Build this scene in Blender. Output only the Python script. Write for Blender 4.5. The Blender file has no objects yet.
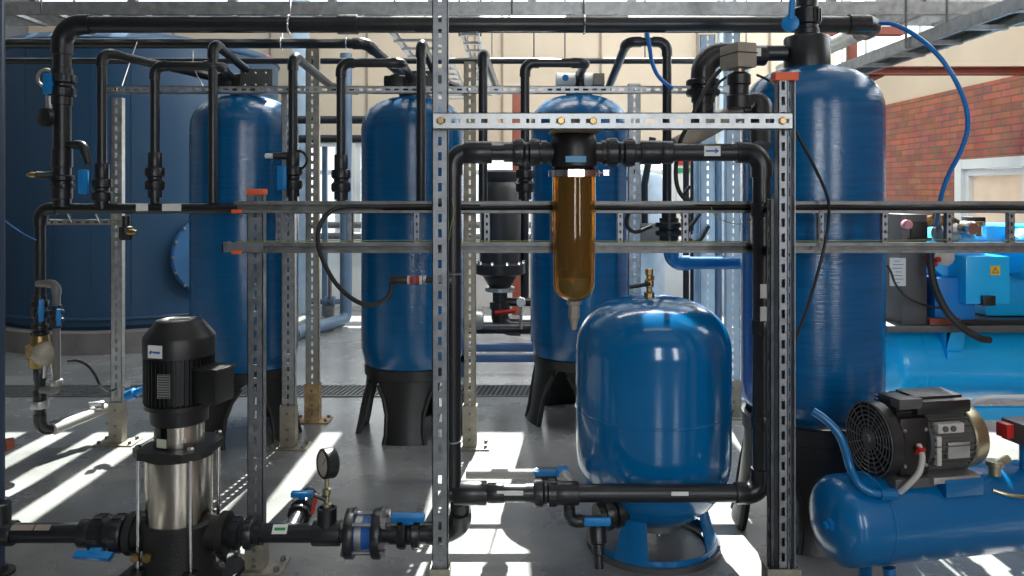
import bpy, bmesh, math, random
from mathutils import Vector, Matrix, Quaternion
random.seed(7)
PI = math.pi
V = Vector
scene = bpy.context.scene
COL = scene.collection

# ------------------------------------------------------------------ camera geometry
F, HX, HY, H = 780.0, 512.0, 190.0, 1.45          # focal length (px), principal point, eye height (m)
def at(px, py, d):                                 # point seen at pixel px,py lying d metres away
    return V(((px-HX)/F*d, d, H-(py-HY)/F*d))
def fl(px, d): return V(((px-HX)/F*d, d, 0))
def s(n, d): return n*d/F                          # n pixels at depth d, in metres

# ------------------------------------------------------------------ materials
MATS = {}
def mat(name, col, rough=.5, metal=0., coat=0., var=.12, vscale=6., bump=0., bscale=40., stretch=(1,1,1), spec=.5, rvar=0., coatr=.1):
    m = bpy.data.materials.new(name); m.use_nodes = True
    nt = m.node_tree; b = nt.nodes['Principled BSDF']
    b.inputs['Roughness'].default_value = rough; b.inputs['Metallic'].default_value = metal
    b.inputs['Coat Weight'].default_value = coat; b.inputs['Coat Roughness'].default_value = coatr
    b.inputs['Specular IOR Level'].default_value = spec
    tc = nt.nodes.new('ShaderNodeTexCoord')
    mp = nt.nodes.new('ShaderNodeMapping'); mp.inputs['Scale'].default_value = stretch
    nt.links.new(tc.outputs['Object'], mp.inputs['Vector'])
    n = nt.nodes.new('ShaderNodeTexNoise'); n.inputs['Scale'].default_value = vscale; n.inputs['Detail'].default_value = 5
    nt.links.new(mp.outputs['Vector'], n.inputs['Vector'])
    r = nt.nodes.new('ShaderNodeValToRGB')
    lo = [max(0, c*(1-var)) for c in col]; hi = [min(1, c*(1+var)) for c in col]
    r.color_ramp.elements[0].color = (*lo, 1); r.color_ramp.elements[1].color = (*hi, 1)
    r.color_ramp.elements[0].position = .3; r.color_ramp.elements[1].position = .7
    nt.links.new(n.outputs['Fac'], r.inputs['Fac']); nt.links.new(r.outputs['Color'], b.inputs['Base Color'])
    if rvar:
        mr = nt.nodes.new('ShaderNodeMapRange'); mr.inputs['To Min'].default_value = max(.02, rough-rvar); mr.inputs['To Max'].default_value = rough+rvar
        nt.links.new(n.outputs['Fac'], mr.inputs['Value']); nt.links.new(mr.outputs['Result'], b.inputs['Roughness'])
    if bump:
        n2 = nt.nodes.new('ShaderNodeTexNoise'); n2.inputs['Scale'].default_value = bscale; n2.inputs['Detail'].default_value = 3
        nt.links.new(mp.outputs['Vector'], n2.inputs['Vector'])
        bp = nt.nodes.new('ShaderNodeBump'); bp.inputs['Strength'].default_value = bump; bp.inputs['Distance'].default_value = .01
        nt.links.new(n2.outputs['Fac'], bp.inputs['Height']); nt.links.new(bp.outputs['Normal'], b.inputs['Normal'])
    MATS[name] = m
    return m
galv = mat('galvanised', (.25,.26,.275), .45, .8, var=.22, vscale=30, rvar=.1)
galvl = mat('galvanised_bright', (.46,.47,.475), .42, .7, var=.2, vscale=30, rvar=.1)
galvd = mat('galvanised_weathered', (.20,.20,.195), .5, .7, var=.3, vscale=22, rvar=.1)
galvb = mat('galvanised_cream', (.34,.31,.25), .5, .45, var=.2, vscale=25)
rustpost = mat('rusted_zinc', (.42,.29,.15), .6, .4, var=.5, vscale=18)
pvc = mat('dark_pvc', (.013,.015,.018), .34, var=.25, vscale=9, spec=.55)
blackp = mat('black_plastic', (.012,.012,.013), .42, var=.2)
cast = mat('black_cast_iron', (.014,.014,.014), .5, var=.3, bump=.25, bscale=120)
rubber = mat('black_rubber', (.010,.010,.011), .55, var=.2)
basebk = mat('black_moulded_base', (.015,.015,.014), .38, var=.3, vscale=4)
frp = mat('wound_blue_fibreglass', (.0005,.100,.265), .20, coat=0, var=.15, vscale=10, bump=.15, bscale=30, stretch=(.35,.35,6), spec=.65, rvar=.15)
gloss = mat('gloss_blue_enamel', (.001,.135,.36), .16, coat=.4, coatr=.05, var=.05, vscale=3)
comp = mat('compressor_blue', (.001,.135,.36), .28, coat=.3, var=.05, vscale=3)
sky_b = mat('light_blue_paint', (.008,.47,.92), .3, coat=.25, var=.05, vscale=3)
tankb = mat('deep_blue_polyethylene', (.020,.068,.138), .42, var=.10, vscale=1.2, stretch=(1,1,.35))
tankl = mat('manhole_blue', (.03,.12,.27), .4, var=.12, vscale=5)
steelb = mat('pale_blue_steel', (.50,.63,.74), .42, .05, var=.12, vscale=8)
greyb = mat('blue_grey_pipe_paint', (.10,.16,.24), .35, var=.1)
stain = mat('brushed_stainless', (.62,.57,.50), .24, 1.0, var=.06, vscale=30, stretch=(1,1,.05), bump=.04, bscale=90)
chrome = mat('bright_steel', (.7,.7,.7), .2, 1.0, var=.05)
brass = mat('brass', (.36,.24,.10), .33, .9, var=.2, vscale=25)
blueh = mat('blue_handle_plastic', (.008,.22,.58), .38, var=.05)
bluel = mat('blue_hose_plastic', (.012,.17,.52), .3, var=.05)
orange = mat('orange_cap_plastic', (.75,.11,.025), .5, var=.1)
red = mat('red_plastic', (.5,.02,.015), .4, var=.1)
white = mat('white_plastic', (.75,.75,.73), .45, var=.04)
greyp = mat('grey_enamel', (.085,.085,.085), .45, var=.08)
taupe = mat('taupe_plastic', (.30,.26,.21), .5, var=.15, vscale=12)
paleg = mat('pale_grey_pvc', (.50,.48,.45), .4, var=.15)
alum = mat('cast_aluminium', (.45,.45,.44), .42, .8, var=.15, vscale=20)
zinc = mat('passivated_zinc', (.45,.40,.27), .3, .85, var=.2, vscale=7)
yellow = mat('yellow_film', (.85,.50,.02), .45, var=.05)
ygreen = mat('yellow_green_insulation', (.22,.27,.04), .5, var=.1)
green = mat('green_print', (.02,.30,.07), .5, var=.05)
rustred = mat('rust_red_primer', (.25,.055,.03), .5, var=.15)
beige = mat('beige_panel', (.66,.54,.40), .6, var=.06, vscale=1.5)
plast = mat('white_render', (.72,.70,.66), .7, var=.05, vscale=2)
frame_w = mat('white_frame_paint', (.72,.74,.73), .4, var=.04)
conc = mat('plinth_concrete', (.20,.19,.18), .75, var=.2, vscale=5, bump=.2)
paper = mat('printed_paper', (.78,.78,.76), .6, var=.02)
ink = mat('grey_ink', (.10,.11,.12), .6, var=.02)
inkb = mat('blue_ink', (.01,.13,.42), .5, var=.02)
cartr = mat('amber_filter_pleats', (.85,.44,.10), .6, var=.12, vscale=40, stretch=(1,1,.1))
ceilm = mat('ceiling_sheet', (.55,.54,.52), .6, var=.05)

def glassmat(name, col, rough, ior):
    m = bpy.data.materials.new(name); m.use_nodes = True
    b = m.node_tree.nodes['Principled BSDF']
    b.inputs['Base Color'].default_value = (*col, 1); b.inputs['Roughness'].default_value = rough
    b.inputs['Transmission Weight'].default_value = 1; b.inputs['IOR'].default_value = ior
    nt = m.node_tree; n = nt.nodes.new('ShaderNodeTexNoise'); n.inputs['Scale'].default_value = 3
    mr = nt.nodes.new('ShaderNodeMapRange'); mr.inputs['To Min'].default_value = rough; mr.inputs['To Max'].default_value = rough*1.3
    nt.links.new(n.outputs['Fac'], mr.inputs['Value']); nt.links.new(mr.outputs['Result'], b.inputs['Roughness'])
    return m
amber = glassmat('amber_bowl', (.93,.52,.13), .06, 1.35)
amber.node_tree.nodes['Principled BSDF'].inputs['Transmission Weight'].default_value = .9
clearp = glassmat('gauge_glass', (.95,.95,.95), .03, 1.3)

def floor_mat():
    m = bpy.data.materials.new('polished_concrete'); m.use_nodes = True
    nt = m.node_tree; b = nt.nodes['Principled BSDF']
    tc = nt.nodes.new('ShaderNodeTexCoord')
    n1 = nt.nodes.new('ShaderNodeTexNoise'); n1.inputs['Scale'].default_value = 1.6; n1.inputs['Detail'].default_value = 8; n1.inputs['Roughness'].default_value = .65
    n2 = nt.nodes.new('ShaderNodeTexNoise'); n2.inputs['Scale'].default_value = 90; n2.inputs['Detail'].default_value = 2
    nt.links.new(tc.outputs['Object'], n1.inputs['Vector']); nt.links.new(tc.outputs['Object'], n2.inputs['Vector'])
    mx = nt.nodes.new('ShaderNodeMath'); mx.operation = 'MULTIPLY_ADD'; mx.inputs[1].default_value = .25
    nt.links.new(n2.outputs['Fac'], mx.inputs[0]); nt.links.new(n1.outputs['Fac'], mx.inputs[2])
    r = nt.nodes.new('ShaderNodeValToRGB')
    r.color_ramp.elements[0].position = .38; r.color_ramp.elements[0].color = (.165,.165,.16,1)
    r.color_ramp.elements[1].position = .85; r.color_ramp.elements[1].color = (.33,.33,.325,1)
    nt.links.new(mx.outputs[0], r.inputs['Fac']); nt.links.new(r.outputs['Color'], b.inputs['Base Color'])
    mr = nt.nodes.new('ShaderNodeMapRange'); mr.inputs['To Min'].default_value = .17; mr.inputs['To Max'].default_value = .36
    nt.links.new(n1.outputs['Fac'], mr.inputs['Value']); nt.links.new(mr.outputs['Result'], b.inputs['Roughness'])
    bp = nt.nodes.new('ShaderNodeBump'); bp.inputs['Strength'].default_value = .05
    nt.links.new(n2.outputs['Fac'], bp.inputs['Height']); nt.links.new(bp.outputs['Normal'], b.inputs['Normal'])
    return m
def brick_mat():
    m = bpy.data.materials.new('red_brick'); m.use_nodes = True
    nt = m.node_tree; b = nt.nodes['Principled BSDF']; b.inputs['Roughness'].default_value = .8
    g = nt.nodes.new('ShaderNodeNewGeometry'); sp = nt.nodes.new('ShaderNodeSeparateXYZ'); cb = nt.nodes.new('ShaderNodeCombineXYZ')
    nt.links.new(g.outputs['Position'], sp.inputs[0]); nt.links.new(sp.outputs['Y'], cb.inputs['X']); nt.links.new(sp.outputs['Z'], cb.inputs['Y'])
    br = nt.nodes.new('ShaderNodeTexBrick')
    br.inputs['Color1'].default_value = (.43,.125,.07,1); br.inputs['Color2'].default_value = (.23,.085,.06,1); br.inputs['Mortar'].default_value = (.17,.095,.075,1)
    br.inputs['Scale'].default_value = 1; br.inputs['Mortar Size'].default_value = .007; br.inputs['Brick Width'].default_value = .25; br.inputs['Row Height'].default_value = .058
    br.inputs['Bias'].default_value = -.2
    nt.links.new(cb.outputs[0], br.inputs['Vector'])
    n = nt.nodes.new('ShaderNodeTexNoise'); n.inputs['Scale'].default_value = 7; n.inputs['Detail'].default_value = 4
    nt.links.new(g.outputs['Position'], n.inputs['Vector'])
    mx = nt.nodes.new('ShaderNodeMix'); mx.data_type = 'RGBA'; mx.blend_type = 'OVERLAY'; mx.inputs['Factor'].default_value = .55
    nt.links.new(br.outputs['Color'], mx.inputs[6]); nt.links.new(n.outputs['Color'], mx.inputs[7]); nt.links.new(mx.outputs[2], b.inputs['Base Color'])
    bp = nt.nodes.new('ShaderNodeBump'); bp.inputs['Strength'].default_value = .5; bp.inputs['Distance'].default_value = .01; bp.invert = True
    nt.links.new(br.outputs['Fac'], bp.inputs['Height']); nt.links.new(bp.outputs['Normal'], b.inputs['Normal'])
    return m
floorm, brick = floor_mat(), brick_mat()

# ------------------------------------------------------------------ mesh builder
def frame_for(d):
    d = d.normalized(); u = V((0,0,1)) if abs(d.z) < .95 else V((1,0,0))
    x = u.cross(d).normalized(); y = d.cross(x).normalized()
    return x, y, d
class MB:
    def __init__(self): self.bm = bmesh.new()
    def box(self, c, size, rot=None, bev=0):
        r = bmesh.ops.create_cube(self.bm, size=1)
        M = Matrix.Translation(V(c)) @ (rot.to_4x4() if rot else Matrix()) @ Matrix.Diagonal((*size, 1))
        bmesh.ops.transform(self.bm, matrix=M, verts=r['verts'])
        if bev:
            es = list({e for v in r['verts'] for e in v.link_edges})
            bmesh.ops.bevel(self.bm, geom=es, offset=bev, segments=2, affect='EDGES', profile=.6)
        return self
    def bx(self, a, b, bev=0):                                   # box from corner to corner
        a, b = V(a), V(b)
        return self.box((a+b)/2, [abs(b[i]-a[i]) for i in range(3)], None, bev)
    def tube(self, pts, r, seg=14, caps=True, radii=None):
        pts = [V(p) for p in pts]; n = len(pts); rings = []; x = None
        for i, p in enumerate(pts):
            d = (pts[min(i+1,n-1)]-pts[max(i-1,0)]).normalized()
            if x is None: x, y, _ = frame_for(d)
            else:
                x = (x - d*x.dot(d)).normalized(); y = d.cross(x)
            rr = radii[i] if radii else r
            rings.append([self.bm.verts.new(p + (x*math.cos(t)+y*math.sin(t))*rr) for t in [2*PI*k/seg for k in range(seg)]])
        for a, b in zip(rings, rings[1:]):
            for k in range(seg): self.bm.faces.new((a[k], a[(k+1)%seg], b[(k+1)%seg], b[k]))
        if caps:
            self.bm.faces.new(rings[0][::-1]); self.bm.faces.new(rings[-1])
        return self
    def lathe(self, prof, o=(0,0,0), ax=(0,0,1), seg=32, caps=True):   # prof: (radius, distance along ax)
        x, y, d = frame_for(V(ax)); o = V(o); rings = []
        for r, z in prof:
            if r < 1e-6: rings.append([self.bm.verts.new(o+d*z)])
            else: rings.append([self.bm.verts.new(o+d*z+(x*math.cos(t)+y*math.sin(t))*r) for t in [2*PI*(k+.5)/seg for k in range(seg)]])
        for a, b in zip(rings, rings[1:]):
            if len(a) == 1 and len(b) == 1: continue
            for k in range(seg):
                k2 = (k+1) % seg
                if len(a) == 1: self.bm.faces.new((a[0], b[k2], b[k]))
                elif len(b) == 1: self.bm.faces.new((a[k], a[k2], b[0]))
                else: self.bm.faces.new((a[k], a[k2], b[k2], b[k]))
        if caps:
            if len(rings[0]) > 1: self.bm.faces.new(rings[0][::-1])
            if len(rings[-1]) > 1: self.bm.faces.new(rings[-1])
        return self
    def ring(self, c, R, r, ax=(0,0,1), seg=40, s2=8, a0=0, a1=2*PI):
        x, y, d = frame_for(V(ax)); c = V(c)
        full = abs(a1-a0-2*PI) < 1e-6
        pts = [c+(x*math.cos(a0+(a1-a0)*k/seg)+y*math.sin(a0+(a1-a0)*k/seg))*R for k in range(seg+1)]
        return self.tube(pts, r, s2, caps=not full)
    def prism(self, poly, ax, depth):                             # extrude a closed polygon of 3-D points along ax*depth
        a = [self.bm.verts.new(V(p)) for p in poly]; b = [self.bm.verts.new(V(p)+V(ax)*depth) for p in poly]
        n = len(a); self.bm.faces.new(a[::-1]); self.bm.faces.new(b)
        for k in range(n): self.bm.faces.new((a[k], a[(k+1)%n], b[(k+1)%n], b[k]))
        return self
    def arcpanel(self, rows, th, ang0, o, seg=10):                # rows: (z, radius, half angle)
        o = V(o); g = [[],[]]
        for z, r, ha in rows:
            for j, rr in enumerate((r, r-th)):
                g[j].append([self.bm.verts.new(o+V((rr*math.cos(ang0+ha*(2*k/seg-1)), rr*math.sin(ang0+ha*(2*k/seg-1)), z))) for k in range(seg+1)])
        nr = len(rows)
        for i in range(nr-1):
            for k in range(seg):
                a, b = g[0], g[1]
                self.bm.faces.new((a[i][k], a[i][k+1], a[i+1][k+1], a[i+1][k])); self.bm.faces.new((b[i][k], b[i+1][k], b[i+1][k+1], b[i][k+1]))
            for k in (0, seg): self.bm.faces.new((g[0][i][k], g[0][i+1][k], g[1][i+1][k], g[1][i][k]))
        for i in (0, nr-1):
            for k in range(seg): self.bm.faces.new((g[0][i][k], g[0][i][k+1], g[1][i][k+1], g[1][i][k]))
        return self
    def channel(self, p0, p1, w, dep, face, pitch=.05, slot=(.012,.028), t=.003, lips=True):
        # slotted C channel from p0 to p1; slotted web looks along 'face', open side away from it
        p0, p1 = V(p0), V(p1); ax = (p1-p0); L = ax.length; ax.normalize(); f = V(face).normalized(); sd = ax.cross(f).normalized()
        R = Matrix((sd, f, ax)).transposed()
        def b(cx, cy, cz, sx, sy, sz): self.box(p0+sd*cx+f*cy+ax*cz, (sx, sy, sz), R)
        sw, sl = slot; e = (w-sw)/2
        for q in (-1, 1):
            b(q*(sw/2+e/2), dep/2-t/2, L/2, e, t, L)
            b(q*(w/2-t/2), 0, L/2, t, dep, L)
            if lips: b(q*(w/2-w*.12), -dep/2+t/2, L/2, w*.24, t, L)
        n = max(1, int(L/pitch)); pt = L/n
        for i in range(n+1):
            z0 = max(0, i*pt-(pt-sl)/2); z1 = min(L, i*pt+(pt-sl)/2)
            b(0, dep/2-t/2, (z0+z1)/2, sw, t, z1-z0)
        return self
    def build(self, name, m, parent=None, loc=None):
        bm = self.bm
        if loc is None and parent is None:
            bb = [v.co for v in bm.verts]
            loc = V(((min(v.x for v in bb)+max(v.x for v in bb))/2, (min(v.y for v in bb)+max(v.y for v in bb))/2, min(v.z for v in bb)))
        off = ROOT[parent.name] if parent else V(loc)
        bmesh.ops.recalc_face_normals(bm, faces=bm.faces)
        for f in bm.faces: f.smooth = True
        for e in bm.edges:
            if len(e.link_faces) != 2 or e.calc_face_angle(0) > .6: e.smooth = False
        bmesh.ops.translate(bm, verts=bm.verts, vec=-off)
        me = bpy.data.meshes.new(name); bm.to_mesh(me); bm.free()
        me.materials.append(m)
        o = bpy.data.objects.new(name, me); COL.objects.link(o)
        if parent: o.parent = parent
        else: o.location = off
        ROOT[o.name] = off
        return o
ROOT = {}
def tag(o, label=None, cat=None, group=None, kind=None):
    if label: o['label'] = label
    if cat: o['category'] = cat
    if group: o['group'] = group
    if kind: o['kind'] = kind
    return o
def thing(name, label, cat, loc, group=None):
    o = bpy.data.objects.new(name, None); COL.objects.link(o); o.location = V(loc); o.empty_display_size = .1
    ROOT[o.name] = V(loc)
    return tag(o, label, cat, group)
def copy_thing(root, loc, label, group=None):
    c = root.copy(); COL.objects.link(c); c.location = V(loc); c['label'] = label; ROOT[c.name] = V(loc)
    if group: c['group'] = group
    for ch in list(root.children):
        d = ch.copy(); COL.objects.link(d); d.parent = c; ROOT[d.name] = V(loc)
        for g in list(ch.children):
            e = g.copy(); COL.objects.link(e); e.parent = d; ROOT[e.name] = V(loc)
    return c
def one(name, mb, m, label, cat, group=None): return tag(mb.build(name, m), label, cat, group)
def struct(name, mb, m): return tag(mb.build(name, m), kind='structure')

# ------------------------------------------------------------------ pipe helpers
def fillet(pts, R, n=8):
    pts = [V(p) for p in pts]; out = [pts[0]]; arcs = []
    for i in range(1, len(pts)-1):
        a, b, c = pts[i-1], pts[i], pts[i+1]
        u, w = (a-b), (c-b); lu, lw = u.length, w.length; u.normalize(); w.normalize()
        ang = u.angle(w)
        if ang > PI-.05: out.append(b); continue
        t = min(R/math.tan(ang/2), lu*.48, lw*.48); rr = t*math.tan(ang/2)
        bis = (u+w).normalized(); cen = b+bis*(rr/math.sin(ang/2))
        s0, s1 = b+u*t-cen, b+w*t-cen
        arc = []
        for k in range(n+1):
            th = s0.angle(s1); f_ = k/n
            arc.append(cen+(s0*math.sin((1-f_)*th)+s1*math.sin(f_*th))/math.sin(th))
        out += arc; arcs.append((u, arc, w))
    out.append(pts[-1])
    return out, arcs
def run(root, pts, r, m=None, bend=None, elbows=True, seg=16, fat=1.2, em=None):
    m = m or pvc; em = em or m
    path, arcs = fillet(pts, bend or r*1.7)
    p = MB().tube(path, r, seg).build('pipe', m, root)
    if elbows:
        for u, arc, w in arcs:
            MB().tube([arc[0]+u*r*1.1]+arc+[arc[-1]+w*r*1.1], r*fat, seg).build('elbow', em, root)
    return p
def smooth(pts, n=8):                                              # Catmull-Rom through points
    P = [V(p) for p in pts]; P = [2*P[0]-P[1]]+P+[2*P[-1]-P[-2]]; out = []
    for i in range(1, len(P)-2):
        for k in range(n):
            t = k/n; a, b, c, d = P[i-1:i+3]
            out.append(.5*((2*b)+(c-a)*t+(2*a-5*b+4*c-d)*t*t+(3*b-a-3*c+d)*t**3))
    return out+[P[-2]]
def hose(name, pts, r, m, label, cat, group=None, n=8):
    return one(name, MB().tube(smooth(pts, n), r, 10), m, label, cat, group)
def coupling(root, p, ax, r, L, m=None, name='coupling', k=1.2):
    return MB().lathe([(r*k*.96,-L/2),(r*k,-L/2+.003),(r*k,L/2-.003),(r*k*.96,L/2)], p, ax, 20).build(name, m or pvc, root)
def union(root, p, ax, r, L, m=None, name='union'):
    h = L/2
    pr = [(r*1.22,-h),(r*1.22,-h*.6),(r*1.62,-h*.58),(r*1.68,-h*.5),(r*1.68,-h*.14),(r*1.5,-h*.1),(r*1.3,-h*.02),(r*1.3,h*.1),(r*1.5,h*.14),(r*1.68,h*.18),(r*1.68,h*.54),(r*1.6,h*.6),(r*1.22,h*.62),(r*1.22,h)]
    mb = MB().lathe(pr, p, ax, 20)
    x, y, d = frame_for(V(ax))
    for k in range(10):
        t = 2*PI*k/10; q = (x*math.cos(t)+y*math.sin(t))
        R = Matrix((q, d.cross(q), d)).transposed()
        for z in (-h*.32, h*.36): mb.box(V(p)+q*r*1.68+d*z, (r*.14, r*.3, h*.3), R)
    return mb.build(name, m or pvc, root)
def ball_valve(root, p, ax, r, L, hdir, hlen, hax=None, m=None, hm=None):
    body = union(root, p, ax, r, L, m, 'valve_body')
    x = V(ax).normalized(); hd = V(hdir).normalized(); p = V(p); ha = V(hax).normalized() if hax else x
    MB().tube([p+hd*r*1.2, p+hd*r*2.1], r*.45, 12).build('stem', m or pvc, body)
    R = Matrix((ha, hd.cross(ha), hd)).transposed()
    mb = MB().box(p+hd*r*2.2, (hlen, r*.95, r*.75), R, r*.2)
    mb.box(p+hd*r*1.9, (hlen*.34, r*1.2, r*.6), R, r*.15)
    mb.build('handle', hm or blueh, body)
    return body
def bolts(root, pts, ax, r, h, m=None, name='bolt'):
    for p in pts:
        MB().lathe([(r,0),(r,h*.8),(r*.8,h)], p, ax, 6).build(name, m or chrome, root)
def label_on(root, c, w, h, face, m=paper, up=(0,0,1), th=.0015, name='label'):
    f = V(face).normalized(); u = V(up); x = u.cross(f).normalized(); u = f.cross(x)
    R = Matrix((x, u, f)).transposed()
    return MB().box(c, (w, h, th), R).build(name, m, root), R

# ------------------------------------------------------------------ the setting
XL, XR, YB, YF, ZR = -6.0, 4.0, 9.7, -2.6, 4.8
SK0, SK1 = 6.05, 8.75                                             # skylight strip in the roof
def pane_mat():
    m = bpy.data.materials.new('window_glass'); m.use_nodes = True; nt = m.node_tree
    for n in list(nt.nodes):
        if n.type != 'OUTPUT_MATERIAL': nt.nodes.remove(n)
    out = nt.nodes['Material Output']; mx = nt.nodes.new('ShaderNodeMixShader'); mx.inputs[0].default_value = .07
    t = nt.nodes.new('ShaderNodeBsdfTransparent'); t.inputs[0].default_value = (.93,.96,.95,1)
    g = nt.nodes.new('ShaderNodeBsdfGlossy'); g.inputs['Roughness'].default_value = .03
    nt.links.new(t.outputs[0], mx.inputs[1]); nt.links.new(g.outputs[0], mx.inputs[2]); nt.links.new(mx.outputs[0], out.inputs[0])
    return m
pane = pane_mat()
struct('floor', MB().bx((XL-.2,YF-.2,-.12),(XR+.2,YB+.2,0)), floorm)
struct('wall_left', MB().bx((XL-.15,YF,0),(XL,YB,ZR)), mat('grey_side_wall', (.22,.23,.25), .8))
# back wall: sill wall, window band with piers, panel band, clerestory
wins = [(-4.75,-3.55),(-3.35,-2.15),(-1.95,-.75),(-.55,.65),(.85,2.05),(2.25,3.45)]
ZS, ZH, ZC0, ZC1 = .85, 2.05, 3.72, 4.62
mb = MB().bx((XL,YB,0),(XR,YB+.2,ZS))
xs = [XL]+[v for w in wins for v in w]+[XR]
for a, b in zip(xs[::2], xs[1::2]): mb.bx((a,YB,ZS),(b,YB+.2,ZH))
struct('wall_back', mb, plast)
mb = MB().bx((XL,YB-.02,ZH),(XR,YB+.2,ZC0)).bx((XL,YB,ZC1),(XR,YB+.2,ZR))
struct('wall_back_panels', mb, beige)
for i, x in enumerate((-4.2,-3.0,-1.8,-.46,-.12,1.1,2.3,3.2)):
    struct('trim_%d' % (i+1), MB().bx((x-.012,YB-.04,ZH),(x+.012,YB-.02,ZC0)), mat('panel_joint_%d' % i, (.30,.24,.18), .6))
for i, (a, b) in enumerate(wins):
    mb = MB()
    for x in (a+.03, (a+b)/2, b-.03): mb.bx((x-.03,YB+.04,ZS),(x+.03,YB+.12,ZH))
    for z in (ZS+.03, ZS+.82, ZH-.03): mb.bx((a,YB+.044,z-.03),(b,YB+.116,z+.03))
    w = struct('window_%d' % (i+1), mb, frame_w)
    MB().bx((a,YB+.078,ZS),(b,YB+.082,ZH)).build('pane', pane, w)
mb = MB()
n = 8
for k in range(n+1):
    x = XL+(XR-XL)*k/n; mb.bx((x-.05,YB+.03,ZC0),(x+.05,YB+.12,ZC1))
for z in (ZC0+.03, ZC1-.03): mb.bx((XL,YB+.034,z-.03),(XR,YB+.116,z+.03))
w = struct('window_7', mb, galvd); MB().bx((XL,YB+.078,ZC0),(XR,YB+.082,ZC1)).build('pane', pane, w)
# right wall: brick with a window, beige boarding and a glazed strip above
wy0, wy1, wz0, wz1, ZBk = 5.0, 7.0, .80, 1.72, 2.36
mb = MB().bx((XR,YF,0),(XR+.25,wy0,ZBk)).bx((XR,wy1,0),(XR+.25,YB,ZBk)).bx((XR,wy0,0),(XR+.25,wy1,wz0)).bx((XR,wy0,wz1),(XR+.25,wy1,ZBk))
struct('wall_right', mb, brick)
struct('wall_right_boarding', MB().bx((XR+.03,YF,ZBk),(XR+.25,YB,2.82)).bx((XR+.03,YF,4.4),(XR+.25,YB,ZR)).bx((XR+.03,YF,2.82),(XR+.25,3.0,4.4)), beige)
mb = MB()
for y in (3.0,4.2,5.4,6.6,7.8,9.0,9.65): mb.bx((XR+.08,y-.03,2.82),(XR+.18,y+.03,4.4))
w = struct('window_8', mb, frame_w); MB().bx((XR+.12,3.0,2.82),(XR+.124,YB,4.4)).build('pane', pane, w)
mb = MB()
for y in (wy0+.05, (wy0+wy1)/2, wy1-.05): mb.bx((XR-.03,y-.05,wz0),(XR+.1,y+.05,wz1))
for z in (wz0+.045, wz1-.045): mb.bx((XR-.026,wy0+.004,z-.042),(XR+.09,wy1-.004,z+.042))
w = struct('window_9', mb, frame_w)
mb = MB()
for y0, y1 in ((wy0+.1,(wy0+wy1)/2-.05),((wy0+wy1)/2+.05,wy1-.1)):
    for y in (y0+.03, y1-.03): mb.bx((XR,y-.03,wz0+.09),(XR+.06,y+.03,wz1-.09))
    for z in (wz0+.12, wz1-.12): mb.bx((XR+.003,y0+.003,z-.027),(XR+.057,y1-.003,z+.027))
mb.build('sash', frame_w, w)
bm_ = mat('cream_blind', (.85,.74,.62), .7); nt_ = bm_.node_tree; tr_ = nt_.nodes.new('ShaderNodeBsdfTranslucent'); tr_.inputs[0].default_value = (.85,.74,.62,1)
mx_ = nt_.nodes.new('ShaderNodeMixShader'); mx_.inputs[0].default_value = .55
nt_.links.new(nt_.nodes['Principled BSDF'].outputs[0], mx_.inputs[1]); nt_.links.new(tr_.outputs[0], mx_.inputs[2]); nt_.links.new(mx_.outputs[0], nt_.nodes['Material Output'].inputs[0])
MB().bx((XR+.045,wy0+.1,wz0+.09),(XR+.055,wy1-.1,wz1-.09)).build('blind', bm_, w)
# roof with the skylight, wall behind the viewer with three tall windows
mb = MB().bx((XL,YF,ZR),(XR+.25,SK0,ZR+.1)).bx((XL,SK1,ZR),(XR+.25,YB+1.15,ZR+.1))  # overhang past the back wall is an added eave, blocking sun through the clerestory
struct('ceiling', mb, ceilm)
mb = MB()
for x, hw in [(XL+.1+.27*k,.07) for k in range(21)]+[(-.05,.10),(.68,.17),(1.62,.09),(2.05,.06),(2.5,.06),(2.95,.06),(3.4,.06),(3.9,.06)]:  # unseen bars and opaque panel, spaced to shape the sun stripes on the floor
    mb.bx((x-hw,SK0,ZR-.02),(x+hw,SK1,ZR+.08))
w = struct('window_10', mb, frame_w); MB().bx((XL,SK0,ZR+.05),(XR+.2,SK1,ZR+.055)).build('pane', pane, w)
fw = [(-.05,.80),(2.60,3.35)]; fz0, fz1 = .7, 3.4
mb = MB().bx((XL,YF-.15,0),(XR,YF,fz0)).bx((XL,YF-.15,fz1),(XR,YF,ZR))
xs = [XL]+[v for w_ in fw for v in w_]+[XR]
for a, b in zip(xs[::2], xs[1::2]): mb.bx((a,YF-.15,fz0),(b,YF,fz1))
struct('wall_front', mb, mat('grey_front_wall', (.16,.165,.17), .8))
for i, (a, b) in enumerate(fw):
    mb = MB()
    for x in (a+.03, b-.03): mb.bx((x-.03,YF-.1,fz0),(x+.03,YF-.04,fz1))
    for z in (fz0+.03, (fz0+fz1)/2, fz1-.03): mb.bx((a,YF-.096,z-.03),(b,YF-.044,z+.03))
    w = struct('window_%d' % (11+i), mb, frame_w); MB().bx((a,YF-.078,fz0),(b,YF-.072,fz1)).build('pane', pane, w)

# drain channel across the floor
g0, g1 = 5.46, 5.78
t = thing('drain_grating', 'long slotted black drain grating set in the floor behind the tanks', 'drain grating', (-.5,(g0+g1)/2,0))
MB().bx((-4.6,g0,.001),(3.6,g0+.025,.007)).bx((-4.6,g1-.025,.001),(3.6,g1,.007)).build('frame', galvd, t)
MB().bx((-4.6,g0+.025,.0005),(3.6,g1-.025,.0015)).build('channel', rubber, t)
mb = MB(); x = -4.55
while x < 3.55:
    mb.prism([(x,g0+.025,.002),(x+.012,g0+.025,.002),(x+.052,g1-.025,.002),(x+.04,g1-.025,.002)], (0,0,1), .005); x += .034
mb.build('bars', galvd, t)

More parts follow.
